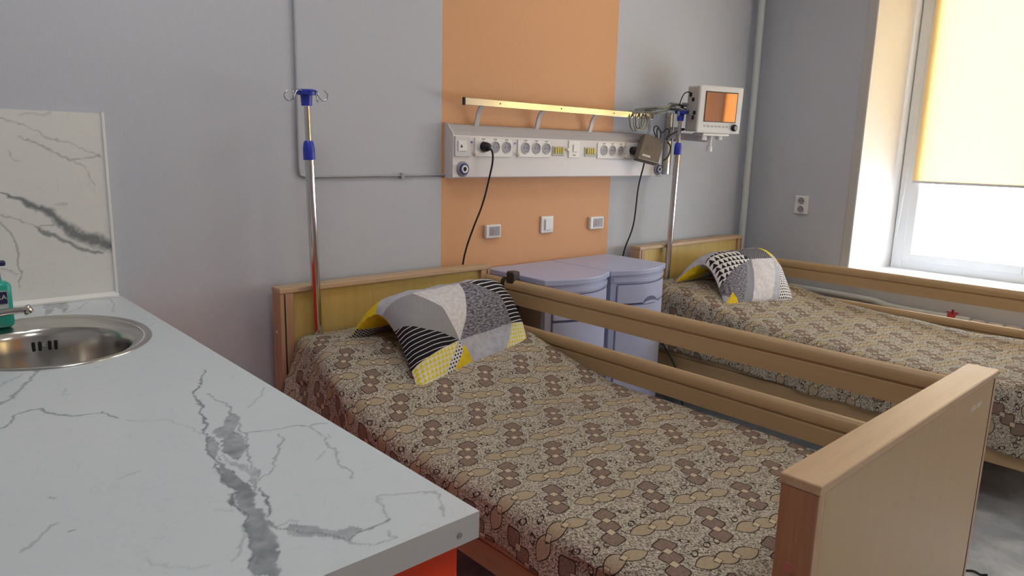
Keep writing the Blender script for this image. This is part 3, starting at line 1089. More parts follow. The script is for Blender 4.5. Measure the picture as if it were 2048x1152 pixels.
def bedspread(x0, x1, xl, xr, hem, hemr, label, seed, dz, hshift):
    """cloth draped over the mattress: a cross-section swept along the bed"""
    r = .05
    ny = 190
    ys = [-1.975 + i * (1.975 - .140) / ny for i in range(ny + 1)]
    bm = bmesh.new()
    uvl = bm.loops.layers.uv.new('UVMap')
    rows = []
    nu = 150
    for y in ys:
        zt = ztop(y) + dz(y)
        zl, zr = hem(y), hemr(y)
        pts = []
        pts.append((xl - .012, zl))
        hs = min(1.0, max(0.0, (y + .60) / .40))
        xe = xl + hshift * hs * hs * (3 - 2 * hs)
        pts.append((xe - .004, zt - r))
        for k in range(1, 7):
            a = HP * k / 6
            pts.append((xe + r - r * math.cos(a) - .004, zt - r + r * math.sin(a)))
        for k in range(1, 12):
            pts.append((xe + r + (xr - xe - 2 * r) * k / 12, zt + .006 * math.sin(math.pi * k / 12)))
        for k in range(0, 7):
            a = HP * k / 6
            pts.append((xr - r + r * math.sin(a), zt - r + r * math.cos(a)))
        pts.append((xr + .006, zr))
        P = [Vector((p[0], 0, p[1])) for p in pts]
        L = [0]
        for a, c in zip(P, P[1:]):
            L.append(L[-1] + (c - a).length)
        # arc length is measured from the start of the flat top so the pattern registers with x
        i0 = 7
        row = []
        for k in range(nu + 1):
            t = L[-1] * k / nu
            j = max(i for i in range(len(L)) if L[i] <= t + 1e-9)
            j = min(j, len(L) - 2)
            f = (t - L[j]) / max(1e-9, L[j + 1] - L[j])
            q = P[j].lerp(P[j + 1], f)
            u = t - L[i0] + pts[i0][0]
            row.append((q, u))
        rows.append(row)
    V = []
    for y, row in zip(ys, rows):
        vr = []
        for q, u in row:
            n1 = noise.noise(Vector((q.x * 5 + seed, y * 5, q.z * 4)))
            n2 = noise.noise(Vector((q.x * 13, y * 17 + seed, q.z * 13)))
            side = 1.0 if (q.x < xl + .03 or q.x > xr - .03) and q.z < ztop(y) - .03 else 0.0
            dzz = .006 * n1 + .003 * n2
            dx = side * (.010 * n1 + .004 * n2)
            if side:
                dx += .008 * math.sin(y * 23 + seed) * max(0, min(1, (ztop(y) - q.z) / .15))
                dzz = .004 * n2
            # diagonal pull wrinkles
            wr = .004 * max(0.0, math.sin((q.x * 6 - y * 9) + 2 * n1) - .55)
            vr.append(bm.verts.new((q.x + dx, y, q.z + dzz + (0 if side else wr))))
        V.append(vr)
    for i in range(len(ys) - 1):
        for k in range(nu):
            f = bm.faces.new((V[i][k], V[i][k + 1], V[i + 1][k + 1], V[i + 1][k]))
            f.smooth = True
            for lp, (a, c) in zip(f.loops, ((i, k), (i, k + 1), (i + 1, k + 1), (i + 1, k))):
                lp[uvl].uv = (rows[a][c][1], ys[a])
    mb = MB()
    mb.bm.free()
    mb.bm = bm
    o = mb.build('bedspread', M['cover'], None, ((x0 + x1) / 2, -1.06, .4))
    md = o.modifiers.new('cloth', 'SOLIDIFY')
    md.thickness = .003
    md.offset = -1
    return tag(o, label, 'bedspread')


def dz1(y):
    return 0.0


bedspread(BX0, BX1, 1.046, 1.990, lambda y: .425 + .012 * math.sin(y * 3.1), lambda y: .44,
          'brown and beige geometric bedspread on the bed nearest the worktop', 1.3, dz1, .065)
bedspread(CX0, CX1, CX0 + .012, 4.14, lambda y: .335 - .05 * (-y - .3) / 1.6 + .008 * math.sin(y * 7), lambda y: .42,
          'brown and beige geometric bedspread on the bed under the window', 5.1, lambda y: -.012 + .012 * math.sin(y * 5), .02)

# ------------------------------------------------------------------ pillows


def pillow(name_label, cat, BL, BR, RL, RR, FL, FR, tr, patches, under, W, H, thick, seed):
    """a pillow folded over into a tent; patches are cut into the cloth along their seams"""
    bm = bmesh.new()
    nx, ny = 44, 48
    V = [[bm.verts.new((i / nx, j / ny, 0)) for j in range(ny + 1)] for i in range(nx + 1)]
    for i in range(nx):
        for j in range(ny):
            bm.faces.new((V[i][j], V[i + 1][j], V[i + 1][j + 1], V[i][j + 1]))
    flat = [(n, [Vector((a, tr + b_ * (1 - tr), 0)) for a, b_ in pl]) for n, pl in patches]
    for n, pl in flat:
        for p, q in zip(pl, pl[1:] + pl[:1]):
            d = q - p
            if d.length < 1e-5:
                continue
            lo = Vector((min(p.x, q.x) - .03, min(p.y, q.y) - .03, 0))
            hi = Vector((max(p.x, q.x) + .03, max(p.y, q.y) + .03, 0))
            fs = [f for f in bm.faces if lo.x < f.calc_center_median().x < hi.x and lo.y < f.calc_center_median().y < hi.y]
            ge = set(fs)
            for f in fs:
                ge.update(f.edges)
                ge.update(f.verts)
            bmesh.ops.bisect_plane(bm, geom=list(ge), dist=1e-5, plane_co=p, plane_no=Vector((-d.y, d.x, 0)).normalized())
    names = ['pale'] + sorted({n for n, _ in patches} | {n for n, _ in under})
    idx = {n: i for i, n in enumerate(names)}

    def inside(c, pl):
        r_ = False
        for p, q in zip(pl, pl[1:] + pl[:1]):
            if (p.y > c.y) != (q.y > c.y) and c.x < (q.x - p.x) * (c.y - p.y) / (q.y - p.y) + p.x:
                r_ = not r_
        return r_
    for f in bm.faces:
        c = f.calc_center_median()
        f.material_index = 0
        for n, pl in flat:
            if inside(c, pl):
                f.material_index = idx[n]
                break
    uvl = bm.loops.layers.uv.new('UVMap')
    for f in bm.faces:
        for lp in f.loops:
            lp[uvl].uv = (lp.vert.co.x * W, lp.vert.co.y * H)
    # the under side
    vmap = {v: bm.verts.new(v.co) for v in list(bm.verts)}
    low = set(vmap.values())
    for f in list(bm.faces):
        c = f.calc_center_median()
        g_ = bm.faces.new([vmap[v] for v in reversed(f.verts)])
        for lp in g_.loops:
            lp[uvl].uv = (lp.vert.co.x * W, lp.vert.co.y * H)
        g_.material_index = 0
        for n, (a0, a1, t0, t1) in under:
            if a0 <= c.x <= a1 and t0 <= c.y <= t1:
                g_.material_index = idx[n]
    BL, BR, RL, RR, FL, FR = map(Vector, (BL, BR, RL, RR, FL, FR))

    wt = 1.9
    us_ = np.linspace(0, 1, 81)
    b0, r0, f0 = BL.lerp(BR, .5), RL.lerp(RR, .5), FL.lerp(FR, .5)
    c0 = r0 + (r0 - (b0 + f0) * .5) / wt
    pp_ = [(b0 * (1 - u) ** 2 + c0 * 2 * wt * u * (1 - u) + f0 * u * u) / ((1 - u) ** 2 + 2 * wt * u * (1 - u) + u * u) for u in us_]
    ls_ = np.concatenate([[0], np.cumsum([(q - p).length for p, q in zip(pp_, pp_[1:])])])
    ts_ = np.where(ls_ <= ls_[40], ls_ / ls_[40] * tr, tr + (ls_ - ls_[40]) / (ls_[-1] - ls_[40]) * (1 - tr))

    def mid(a, t):
        b0, r0, f0 = BL.lerp(BR, a), RL.lerp(RR, a), FL.lerp(FR, a)
        u = float(np.interp(t, ts_, us_))
        c0 = r0 + (r0 - (b0 + f0) * .5) / wt
        k0, k1, k2 = (1 - u) ** 2, 2 * wt * u * (1 - u), u * u
        return (b0 * k0 + c0 * k1 + f0 * k2) / (k0 + k1 + k2)

    def surf(a, t, sgn):
        # sides pull in a little between the corners
        a2 = a + .015 * (.5 - a) * 2 * math.sin(math.pi * t) * abs(2 * a - 1) ** 2
        t2 = t + .03 * (.5 - t) * 2 * math.sin(math.pi * a) * abs(2 * t - 1) ** 2
        p = mid(a2, t2)
        e = .004
        n_ = (mid(a2, min(1, t2 + e)) - mid(a2, max(0, t2 - e))).cross(mid(min(1, a2 + e), t2) - mid(max(0, a2 - e), t2))
        n_.normalize()
        h = thick * max(0, 1 - abs(2 * a - 1) ** 5) ** .55 * max(0, 1 - abs(2 * t - 1) ** 2.6) ** .62
        wr = .006 * noise.noise(Vector((a * 6 + seed, t * 6, sgn))) + .003 * noise.noise(Vector((a * 17, t * 15, seed)))
        h2 = (h * (1.0 if sgn > 0 else .55) + wr * min(1, h / .02) + .0012)
        return p + n_ * h2 * sgn
    for v in list(bm.verts):
        sg = -1 if v in low else 1
        v.co = surf(v.co.x, v.co.y, sg)
    bmesh.ops.remove_doubles(bm, verts=[v for v in bm.verts if v.is_boundary], dist=.004)
    for f in bm.faces:
        f.smooth = True
    bmesh.ops.recalc_face_normals(bm, faces=bm.faces)
    mb = MB()
    mb.bm.free()
    mb.bm = bm
    o = mb.build('pillow', [F[n] for n in names], None, FL.lerp(FR, .5))
    return tag(o, name_label, 'pillow')


P1 = [
('stripes', [(-0.06, 0.22), (-0.02, 0.23), (0.34, 0.65), (-0.04, 0.74)]) ,
('triangles', [(-0.04, 0.74), (0.33, 0.66), (0.2, 0.95), (-0.0, 1.01)]) ,
('dots', [(0.34, 0.67), (0.35, 0.79), (0.26, 0.95), (0.19, 0.95)]) ,
('mustard', [(0.36, 0.72), (0.42, 0.93), (0.26, 0.95)]) ,
('white', [(0.22, -0.02), (0.602, -0.04), (0.45, 0.43), (0.34, 0.66), (0.32, 0.23)]) ,
('lines', [(-0.0, 0.0), (0.22, -0.02), (0.32, 0.23), (0.34, 0.66), (-0.02, 0.23)]) ,
('heather', [(0.602, -0.04), (0.658, -0.04), (0.816, 0.21), (0.816, 0.63), (0.35, 0.66), (0.45, 0.43)]) ,
('stripes2', [(0.658, -0.04), (1.08, -0.0), (1.08, 0.63), (0.816, 0.63), (0.816, 0.21)]) ,
('triangles', [(0.816, 0.63), (1.08, 0.64), (1.08, 1.02), (0.733, 0.92)]) ,
('pale', [(0.36, 0.67), (0.816, 0.63), (0.733, 0.93), (0.42, 0.93)]) ,
]
P1.append(('mustard', [(-.05, -.52), (.35, -.52), (.22, -.16), (-.05, -.08)]))
P2 = [
('blacktri', [(-0.06, 0.0), (0.41, -0.07), (0.48, 0.21), (0.16, 0.37), (-0.06, 0.63), (-0.06, 0.31)]) ,
('blackgrey', [(0.41, -0.07), (0.777, -0.03), (0.844, 0.23), (0.48, 0.21)]) ,
('mustard', [(0.777, -0.03), (0.912, -0.0), (0.878, 0.18), (0.844, 0.21)]) ,
('pale', [(0.912, -0.0), (1.08, 0.23), (0.87, 0.23)]) ,
('mustard', [(0.1, 0.76), (0.2, 1.04), (-0.06, 1.03)]) ,
('heather', [(0.16, 0.37), (0.42, 0.23), (0.27, 0.82), (0.19, 1.06), (-0.06, 0.63)]) ,
('lines2', [(0.42, 0.23), (0.5, 0.22), (0.35, 1.05), (0.19, 1.06), (0.27, 0.82)]) ,
('white', [(0.5, 0.22), (0.844, 0.23), (0.651, 0.97), (0.35, 1.05)]) ,
('pale', [(0.844, 0.23), (0.878, 0.25), (0.769, 1.0), (0.651, 0.97)]) ,
('mustard', [(0.878, 0.23), (1.08, 0.23), (1.08, 0.54)]) ,
('dots2', [(0.878, 0.25), (1.08, 0.54), (1.08, 0.93), (1.08, 1.02), (0.769, 1.0)]) ,
]
pillow('folded patchwork pillow with black stripes and yellow triangles on the bed nearest the worktop', 'pillow',
       (1.245, -.270, .668), (1.935, -.190, .68), (1.315, -.385, .778), (1.965, -.315, .788), (1.272, -.690, .580), (1.912, -.535, .588), .36, P1,
       [('mustard', (0, .4, .12, .62)), ('zig', (0, .4, 0, .12))], .66, .62, .064, 2.0)
pillow('folded patchwork pillow with black triangles and dotted edge on the bed under the window', 'pillow',
       (3.30, -.235, .655), (3.93, -.29, .655), (3.42, -.35, .768), (4.02, -.42, .775), (3.255, -.60, .582), (3.77, -.712, .584), .36, P2,
       [('mustard', (0, .25, .05, .3)), ('pale', (0, .3, .3, .6)), ('heather', (.1, .5, .6, 1.0))], .60, .60, .062, 7.0)

# ------------------------------------------------------------------ bedside cabinets


def bedside(xa, xb, label, split, group=None):
    r = thing('bedside_cabinet', ((xa + xb) / 2, -.25, 0), label, 'cabinet', group)
    yb_, ys_, bow = -.04, -.425, .065

    def front(inset, n=14):
        return [(xa + inset + (xb - xa - 2 * inset) * i / n, ys_ + inset * .5 - bow * math.sin(math.pi * i / n)) for i in range(n + 1)]
    top_ = front(0)
    MB().prism([(xa, yb_)] + top_ + [(xb, yb_)], 2, .806, .832, .004).build('top', M['lav'], r)
    body = front(.012)
    MB().prism([(xa + .012, yb_ - .005)] + body + [(xb - .012, yb_ - .005)], 2, .05, .806).build('body', M['lav'], r)
    MB().box(xa + .0105, xa + .0125, ys_ + .03, yb_ - .012, .06, .78).build('side_panel', M['lav_side'], r)

    def skin(z0, z1, off, nm, mat, ins=.04):
        n = 16
        a = [(xa + ins + (xb - xa - 2 * ins) * i / n, 0) for i in range(n + 1)]
        def yy(x):
            t = (x - xa - .012) / (xb - xa - .024)
            return ys_ + .006 - bow * math.sin(math.pi * t)
        f = [(x, yy(x) - off) for x, _ in a]
        k_ = [(x, yy(x) + .004) for x, _ in reversed(a)]
        return MB().prism(f + k_, 2, z0, z1).build(nm, mat, r), yy
    dr, yy = skin(split, .762, .010, 'drawer', M['lav'])
    do, _ = skin(.09, split - .012, .010, 'door', M['lav'])
    skin(.775, .795, .006, 'upper_lip', M['lav'], .02)
    skin(.762, .766, .004, 'shadow_gap', M['lav_line'])
    skin(split - .010, split - .004, .004, 'shadow_gap', M['lav_line'])
    skin(.095, .758, .003, 'side_gap', M['lav_line'], .0375)
    xm = (xa + xb) / 2 + .01
    b = MB().prism([(xm + .048 * math.cos(math.pi * k / 14), split - .004 + .030 * math.sin(math.pi * k / 14)) for k in range(15)], 1, yy(xm) - .0125, yy(xm) + .004)
    b.build('finger_pull', M['lav_line'], dr)
    b = MB().prism([(xm + .052 * math.cos(math.pi * k / 14), split - .006 + .012 * math.sin(math.pi * k / 14)) for k in range(15)], 1, yy(xm) - .017, yy(xm) + .004)
    b.build('pull_lip', M['lav'], dr)
    for x in (xa + .06, xb - .06):
        for y in (-.09, -.38):
            MB().cyl((x, y, 0), (x, y, .05), .02).build('foot', M['black'], r)
    return r


bedside(2.098, 2.520, 'lavender-grey bedside cabinet directly behind the raised bed rail', .655)
bedside(2.526, 2.952, 'lavender-grey bedside cabinet next to the bed under the window', .675)

# ------------------------------------------------------------------ drip stands


def drip(xt, xb, y, zt, zb, label, arms):
    r = thing('drip_stand', (xb, y, zb), label, 'drip stand')
    T, B = Vector((xt, y, zt)), Vector((xb, y, zb))
    d = (T - B).normalized()
    L = (T - B).length
    at = lambda s_: T - d * s_
    m0 = .205
    MB().tube([at(m0 + .02), B], .0165, 18).build('lower_pole', M['chrome'], r)
    MB().tube([at(.03), at(m0)], .0105, 16).build('upper_pole', M['chrome'], r)
    MB().tube([at(m0 - .032), at(m0 - .026), at(m0 - .005), at(m0 + .034)], [.013, .017, .0205, .0205], 18).build('height_collar', M['blue'], r)
    hd = MB().tube([at(.055), at(.02), at(.018), at(.004), at(0)], [.0185, .0205, .034, .036, .030], 10).build('hook_head', M['blue'], r)
    for a in arms:
        c, s_ = math.cos(a), math.sin(a)
        pth = []
        for q, z in ((.024, -.010), (.042, -.004), (.050, -.012), (.056, -.030), (.068, -.040), (.080, -.032), (.082, -.014), (.072, -.004)):
            side = .012 * math.sin(q * 80)
            pth.append(T + Vector((c * q - s_ * side, s_ * q + c * side, z)))
        MB().tube(pth, .0022, 7, True, 2).build('hook', M['wire'], hd)
    MB().box(xb - .022, xb + .022, y - .012, y + .02, zb - .05, zb + .01, .003).build('socket', M['black'], r)
    return r


drip(1.178, 1.200, -.145, 1.556, .60, 'chrome drip stand with blue head at the bed nearest the worktop', (.6, 2.2, 3.7, 5.3))
drip(3.397, 3.364, -.145, 1.604, .60, 'chrome drip stand with blue head beside the patient monitor', (.5, 2.1, 3.6, 5.2))

# ------------------------------------------------------------------ bedhead console
cx0, cx1, cyf = 1.882, 3.362, -.060
con = thing('bedhead_console', ((cx0 + cx1) / 2, 0, 1.245), 'long light grey bedhead supply console with sockets on the orange wall stripe', 'console')
prof = [(-.0005, 1.245), (-.056, 1.245), (-.060, 1.249), (-.060, 1.425), (-.0005, 1.425)]
MB().prism(prof, 0, cx0 + .004, cx1 - .004).build('housing', M['console'], con)
prof = [(-.0005, 1.425), (-.060, 1.425), (-.056, 1.436), (-.046, 1.446), (-.036, 1.454), (-.028, 1.466), (-.020, 1.473), (-.0005, 1.474)]
smooth_by_angle(MB().prism(prof, 0, cx0 + .004, cx1 - .004).build('sloped_top', M['console_top'], con), 40)
prof = [(-.0005, 1.243), (-.057, 1.243), (-.062, 1.248), (-.062, 1.427), (-.057, 1.438), (-.046, 1.449), (-.036, 1.457), (-.028, 1.469), (-.020, 1.476), (-.0005, 1.477)]
for x in (cx0, cx1 - .005):
    MB().prism(prof, 0, x, x + .005).build('end_cap', M['console'], con)


def plate(x0, x1, z0, z1, nm, mat, d=.006):
    return MB().box(x0, x1, cyf - d, cyf + .002, z0, z1, .002).build(nm, mat, con)


pl = plate(1.890, 1.972, 1.336, 1.421, 'call_unit', M['white2'], .008)
MB().box(1.904, 1.952, cyf - .012, cyf - .007, 1.358, 1.402, .002).build('rocker', M['white'], pl)
MB().prism([(1.914, 1.374), (1.928, 1.374), (1.921, 1.387)], 1, cyf - .0130, cyf - .0115).build('bell_mark', M['black'], pl)


def socket(x, z, par):
    s_ = MB().lathe([(.027, 0), (.0265, .004), (.0235, .005), (.0225, .002), (.0215, -.001)], (x, cyf - .006, z), (0, -1, 0), 28).build('socket', M['white2'], par)
    MB().lathe([(.0225, 0), (.0225, .0008), (0, .0008)], (x, cyf - .006, z), (0, -1, 0), 28).build('socket_well', M['socket_dark'], s_)
    b = MB()
    for q in (-.009, .009):
        b.lathe([(.0024, 0), (.0024, .0006), (0, .0006)], (x + q, cyf - .0068, z), (0, -1, 0), 10)
    b.build('pin_hole', M['slot'], s_)
    MB().box(x - .010, x + .010, cyf - .0064, cyf - .0055, z + .031, z + .036).build('marking', M['grey_mark'], s_)
    MB().box(x - .003, x + .003, cyf - .0145, cyf - .008, z + .021, z + .027, .001).build('earth_clip', M['white'], s_)


for x0, x1, xs, cap, led in ((2.000, 2.218, (2.047, 2.116, 2.184), 2.001, 1.985), (2.254, 2.464, (2.301, 2.371, 2.438), 2.257, 2.239),
                             (2.808, 3.024, (2.857, 2.924, 2.991), 3.034, 3.030)):
    pp = plate(x0, x1, 1.337, 1.417, 'socket_panel', M['white'])
    for x in xs:
        socket(x, 1.379, pp)
    MB().lathe([(.008, 0), (.008, .010), (.006, .013), (0, .013)], (cap, cyf - .004, 1.350), (0, -1, 0), 16).build('earth_stud', M['stud'], pp)
    MB().lathe([(.0045, 0), (.0045, .0022), (0, .003)], (led, cyf - .001, 1.398), (0, -1, 0), 12).build('indicator_dot', M['ledblue'], pp)
pp = plate(3.050, 3.20, 1.340, 1.420, 'socket_panel', M['white'])
for x0, x1 in ((2.482, 2.564), (2.713, 2.795)):
    t = plate(x0, x1, 1.346, 1.392, 'terminal_block', M['mon_side'], .004)
    for i in range(4):
        x = x0 + .018 + i * .0158
        MB().box(x - .0055, x + .0055, cyf - .012, cyf - .003, 1.358, 1.386, .002).build('terminal', M['yellowpin'], t)
pp = plate(2.594, 2.672, 1.338, 1.421, 'switch_panel', M['white'])
MB().box(2.622, 2.650, cyf - .012, cyf - .005, 1.366, 1.402, .003).build('rocker', M['white'], pp)
MB().box(2.624, 2.644, cyf - .0066, cyf - .0055, 1.348, 1.354).build('marking', M['grey_mark'], pp)
MB().lathe([(.008, 0), (.008, .010), (.006, .013), (0, .013)], (2.583, cyf - .002, 1.378), (0, -1, 0), 16).build('earth_stud', M['stud'], pp)
for x in (1.937, 3.332):
    gq = MB().lathe([(.033, -.002), (.033, .004), (.030, .008), (.024, .010), (0, .010)], (x, cyf, 1.283), (0, -1, 0), 32).build('gas_outlet', M['socket_dark'], con)
    MB().lathe([(.024, .009), (.024, .016), (.018, .017), (.018, .010)], (x, cyf, 1.283), (0, -1, 0), 32).build('blue_ring', M['bluedark'], gq)
    MB().lathe([(.0165, .010), (.0165, .017), (.010, .018), (.010, .012)], (x, cyf, 1.283), (0, -1, 0), 28).build('probe_ring', M['white'], gq)
    MB().lathe([(.010, .010), (.010, .014), (0, .014)], (x, cyf, 1.283), (0, -1, 0), 24).build('probe_hole', M['slot'], gq)

# equipment rail above the console
ra = thing('equipment_rail', (2.53, -.06, 1.475), 'polished aluminium equipment rail on brackets above the console', 'rail')
bar = MB().box(1.932, 3.239, -.080, -.068, 1.551, 1.581, .0015).build('bar', M['alu'], ra)
MB().box(1.926, 1.932, -.081, -.067, 1.550, 1.582).build('end_cap', M['black'], ra)
for x in (2.128, 2.516, 2.906):
    MB().lathe([(.0035, 0), (.0035, .0008), (0, .001)], (x, -.080, 1.567), (0, -1, 0), 10).build('fixing_hole', M['slot'], bar)
for x in (2.039, 2.410, 2.787):
    b = MB()
    pts = [(-.026, 1.466), (-.034, 1.49), (-.040, 1.515), (-.050, 1.535), (-.060, 1.545), (-.066, 1.553)]
    q = [(y, z) for y, z in pts] + [(y + .006, z + .005) for y, z in reversed(pts)]
    b.prism(q, 0, x - .012, x + .012)
    b.box(x - .012, x + .012, -.068, -.061, 1.549, 1.578)
    smooth_by_angle(b.build('bracket', M['white2'], ra), 45)

# plug leads
def lead(loc, plug, path, label):
    t = thing('power_lead', loc, label, 'power cable')
    x, z = plug
    MB().lathe([(.0205, 0), (.0205, .022), (.017, .034), (.008, .042), (0, .043)], (x, cyf - .006, z), (0, -1, 0), 24).build('plug', M['black'], t)
    MB().tube(path, .0042, 8, True, 3).build('cord', M['blackcable'], t)


lead((2.047, -.06, .9), (2.047, 1.379), [(2.049, -.100, 1.376), (2.062, -.112, 1.362), (2.068, -.108, 1.318), (2.060, -.10, 1.26), (2.035, -.085, 1.13),
                                         (1.998, -.06, 1.02), (1.965, -.04, .90), (1.955, -.035, .78), (1.95, -.03, .5)],
     'black power cable plugged into the left socket panel of the console')
lead((3.085, -.06, .9), (3.085, 1.382), [(3.089, -.100, 1.380), (3.118, -.118, 1.374), (3.14, -.118, 1.345), (3.134, -.112, 1.30), (3.112, -.10, 1.187), (3.104, -.10, 1.053),
                                         (3.10, -.09, .957), (3.068, -.06, .84), (3.06, -.05, .70)],
     'black power cable hanging down from behind the dark power adapter')

# power adapter hung on the console
ad = thing('power_adapter', (3.17, -.13, 1.39), 'taupe power adapter box hanging at the right end of the console', 'power adapter')
TL, TR_, BR_, BL_ = Vector((3.142, -.105, 1.474)), Vector((3.323, -.105, 1.446)), Vector((3.172, -.168, 1.316)), Vector((3.010, -.168, 1.344))
BR_ = BL_ + (TR_ - TL)
nn = (TR_ - TL).cross(BL_ - TL).normalized()
if nn.y > 0:
    nn = -nn
X_, Y_ = (TR_ - TL).normalized(), (TL - BL_)
H_ = Y_.length
W_ = (TR_ - TL).length
Y_ = Y_.normalized()
O_ = BL_
fm = Matrix(((X_.x, Y_.x, nn.x, O_.x), (X_.y, Y_.y, nn.y, O_.y), (X_.z, Y_.z, nn.z, O_.z), (0, 0, 0, 1)))
MB().box(0, W_, 0, H_, -.034, 0, .006, 2, fm).build('case', M['psu'], ad)
MB().box(W_ * .74, W_ * .745, .004, H_ - .004, -.001, .0008, 0, 2, fm).build('seam', M['grey_mark'], ad)
lb = MB().box(.028, .095, .026, .040, -.001, .001, 0, 2, fm).build('type_label', M['label'], ad)
for i in range(2):
    MB().box(.036, .084, .030 + i * .005, .0315 + i * .005, .0008, .0014, 0, 2, fm).build('print_line', M['grey_mark'], lb)
for i in range(4):
    MB().box(.036 + i * .018, .040 + i * .018, .070, .110, -.001, .0012, 0, 2, fm).build('rib', M['mon_side'] if False else M['psu'], ad)
MB().tube([(3.223, -.118, 1.458), (3.197, -.116, 1.491), (3.208, -.112, 1.512), (3.236, -.11, 1.517), (3.262, -.11, 1.50), (3.272, -.112, 1.475), (3.262, -.116, 1.452)], .0035, 8, True, 2).build('cord', M['blackcable'], ad)
MB().tube([(3.228, -.122, 1.456), (3.222, -.119, 1.49), (3.236, -.117, 1.508), (3.262, -.115, 1.488), (3.282, -.113, 1.478), (3.314, -.112, 1.503), (3.342, -.112, 1.506), (3.345, -.112, 1.485), (3.318, -.116, 1.446)], .0035, 8, True, 2).build('cord', M['blackcable'], ad)
MB().tube([(3.326, -.116, 1.442), (3.338, -.11, 1.462), (3.39, -.105, 1.480), (3.447, -.095, 1.496), (3.50, -.12, 1.51)], .0035, 8, True, 2).build('cord', M['blackcable'], ad)
MB().tube([(3.318, -.125, 1.432), (3.336, -.135, 1.415), (3.325, -.14, 1.375), (3.298, -.145, 1.345), (3.262, -.150, 1.335)], .0045, 8, True, 2).build('cord', M['blackcable'], ad)

# grey coil hanging on the rail's right end
co = thing('coiled_cable', (3.1, -.09, 1.5), 'grey cable coil hanging from the right end of the equipment rail', 'cable')
for i in range(5):
    dx, dy = .028 * i, -.006 * (i % 2)
    MB().tube([(3.037 + dx, -.070 + dy, 1.587), (3.027 + dx * .9, -.086 + dy, 1.545), (3.030 + dx * .8, -.092 + dy, 1.496 + .004 * i), (3.062 + dx * .7, -.095 + dy, 1.482 + .003 * i),
               (3.113 + dx * .5, -.092 + dy, 1.499), (3.138 + dx * .4, -.088 + dy, 1.545), (3.134 + dx * .4, -.070 + dy, 1.587), (3.093 + dx * .7, -.062, 1.592)], .0042, 8, True, 2).build('loop', M['greycable'] if i % 2 else M['olivecable'], co)
for dx in (0, .012):
    MB().tube([(3.182 + dx, -.088, 1.564), (3.186 + dx, -.090, 1.524), (3.180 + dx, -.095, 1.491), (3.160 + dx, -.108, 1.474)], .003, 8, True, 2).build('tail', M['greycable'], co)

# sensor leads draped over the rail end and the drip-stand hooks
sl = thing('sensor_leads', (3.3, -.16, 1.6), 'tangle of grey and green sensor leads draped behind the blue drip-stand head beside the monitor', 'cable')
for i in range(9):
    z = 1.595 + .006 * (i % 4)
    y = -.16 - .008 * (i % 3)
    r1, r2, r3 = (random.uniform(-.016, .016) for _ in range(3))
    MB().tube([(3.04 + .02 * i, -.078, 1.590 + r1 * .4), (3.14, y + .03, z - .008 + r2), (3.22 + r3, y, z - .005 + r1), (3.31 + r1, y + .045, z + .020 + r3), (3.40 + r2, y + .055, z + .022 + r1), (3.47 + r1, y + .02, z + .012 + r3), (3.49 + r2, -.20, z - .04 - .006 * i)],
              .0036, 7, True, 2).build('lead', M['olivecable'] if i % 3 else M['greycable'], sl)
for i, (x, z) in enumerate(((3.36, 1.625), (3.40, 1.64), (3.45, 1.60), (3.33, 1.618))):
    MB().box(x - .022, x + .022, -.175, -.160, z - .007, z + .007, .004).build('connector', M['grey_mark'] if i % 2 else M['black'], sl)

# ------------------------------------------------------------------ patient monitor on its arm
mo = thing('patient_monitor', (3.55, -.30, 1.49), 'white patient monitor with dark square screen on the wall arm', 'monitor')
az = math.radians(252.5)
fwd = Vector((math.cos(az), math.sin(az), -.04)).normalized()
rt = Vector((0, 0, 1)).cross(fwd).normalized()     # the viewer's right when facing the screen
up_ = fwd.cross(rt).normalized()
c = Vector((3.545, -.30, 1.612))
mm = Matrix(((rt.x, up_.x, fwd.x, c.x), (rt.y, up_.y, fwd.y, c.y), (rt.z, up_.z, fwd.z, c.z), (0, 0, 0, 1)))
w2, h2 = .150, .126
MB().box(-w2, w2, -h2, h2, -.018, 0, .007, 3, mm).build('front_frame', M['mon_body'], mo)
MB().box(-w2 + .006, w2 - .006, -h2 + .006, h2 - .004, -.115, -.017, .006, 2, mm).build('rear_case', M['mon_side'], mo)
MB().box(-.113, .113, -.066, .096, -.002, .0012, .001, 1, mm).build('bezel', M['screen_edge'], mo)
MB().box(-.106, .106, -.061, .090, .0005, .0022, 0, 1, mm).build('screen', M['screen'], mo)
for i in range(7):
    x = -.108 + i * .026
    MB().box(x, x + .016, -.094, -.082, -.001, .0022, .001, 1, mm).build('button', M['white2'], mo)
    MB().box(x + .004, x + .012, -.090, -.086, .001, .0027, 0, 1, mm).build('button_mark', M['grey_mark'], mo)
kb = MB().lathe([(.0185, 0), (.0185, .012), (.014, .017), (0, .017)], mm @ Vector((.103, -.092, 0)), fwd, 24).build('control_knob', M['black'], mo)
MB().lathe([(.010, .016), (.010, .019), (0, .019)], mm @ Vector((.103, -.092, 0)), fwd, 20).build('knob_cap', M['socket_dark'], kb)
b = MB()
for y_, z_ in ((.05, -.06), (-.02, -.04), (-.045, -.05), (.075, -.085)):
    b.box(-w2 - .001, -w2 + .01, y_ - .010, y_ + .010, z_ - .008, z_ + .008, .002, 1, mm)
b.build('side_port', M['black'], mo)
MB().tube([mm @ Vector((-w2, .082, -.07)), mm @ Vector((-w2 - .03, .090, -.07)), mm @ Vector((-w2 - .055, .075, -.075)), mm @ Vector((-w2 - .07, .02, -.08)), mm @ Vector((-w2 - .075, -.005, -.08))],
          .003, 8, True, 2).build('side_lead', M['blackcable'], mo)

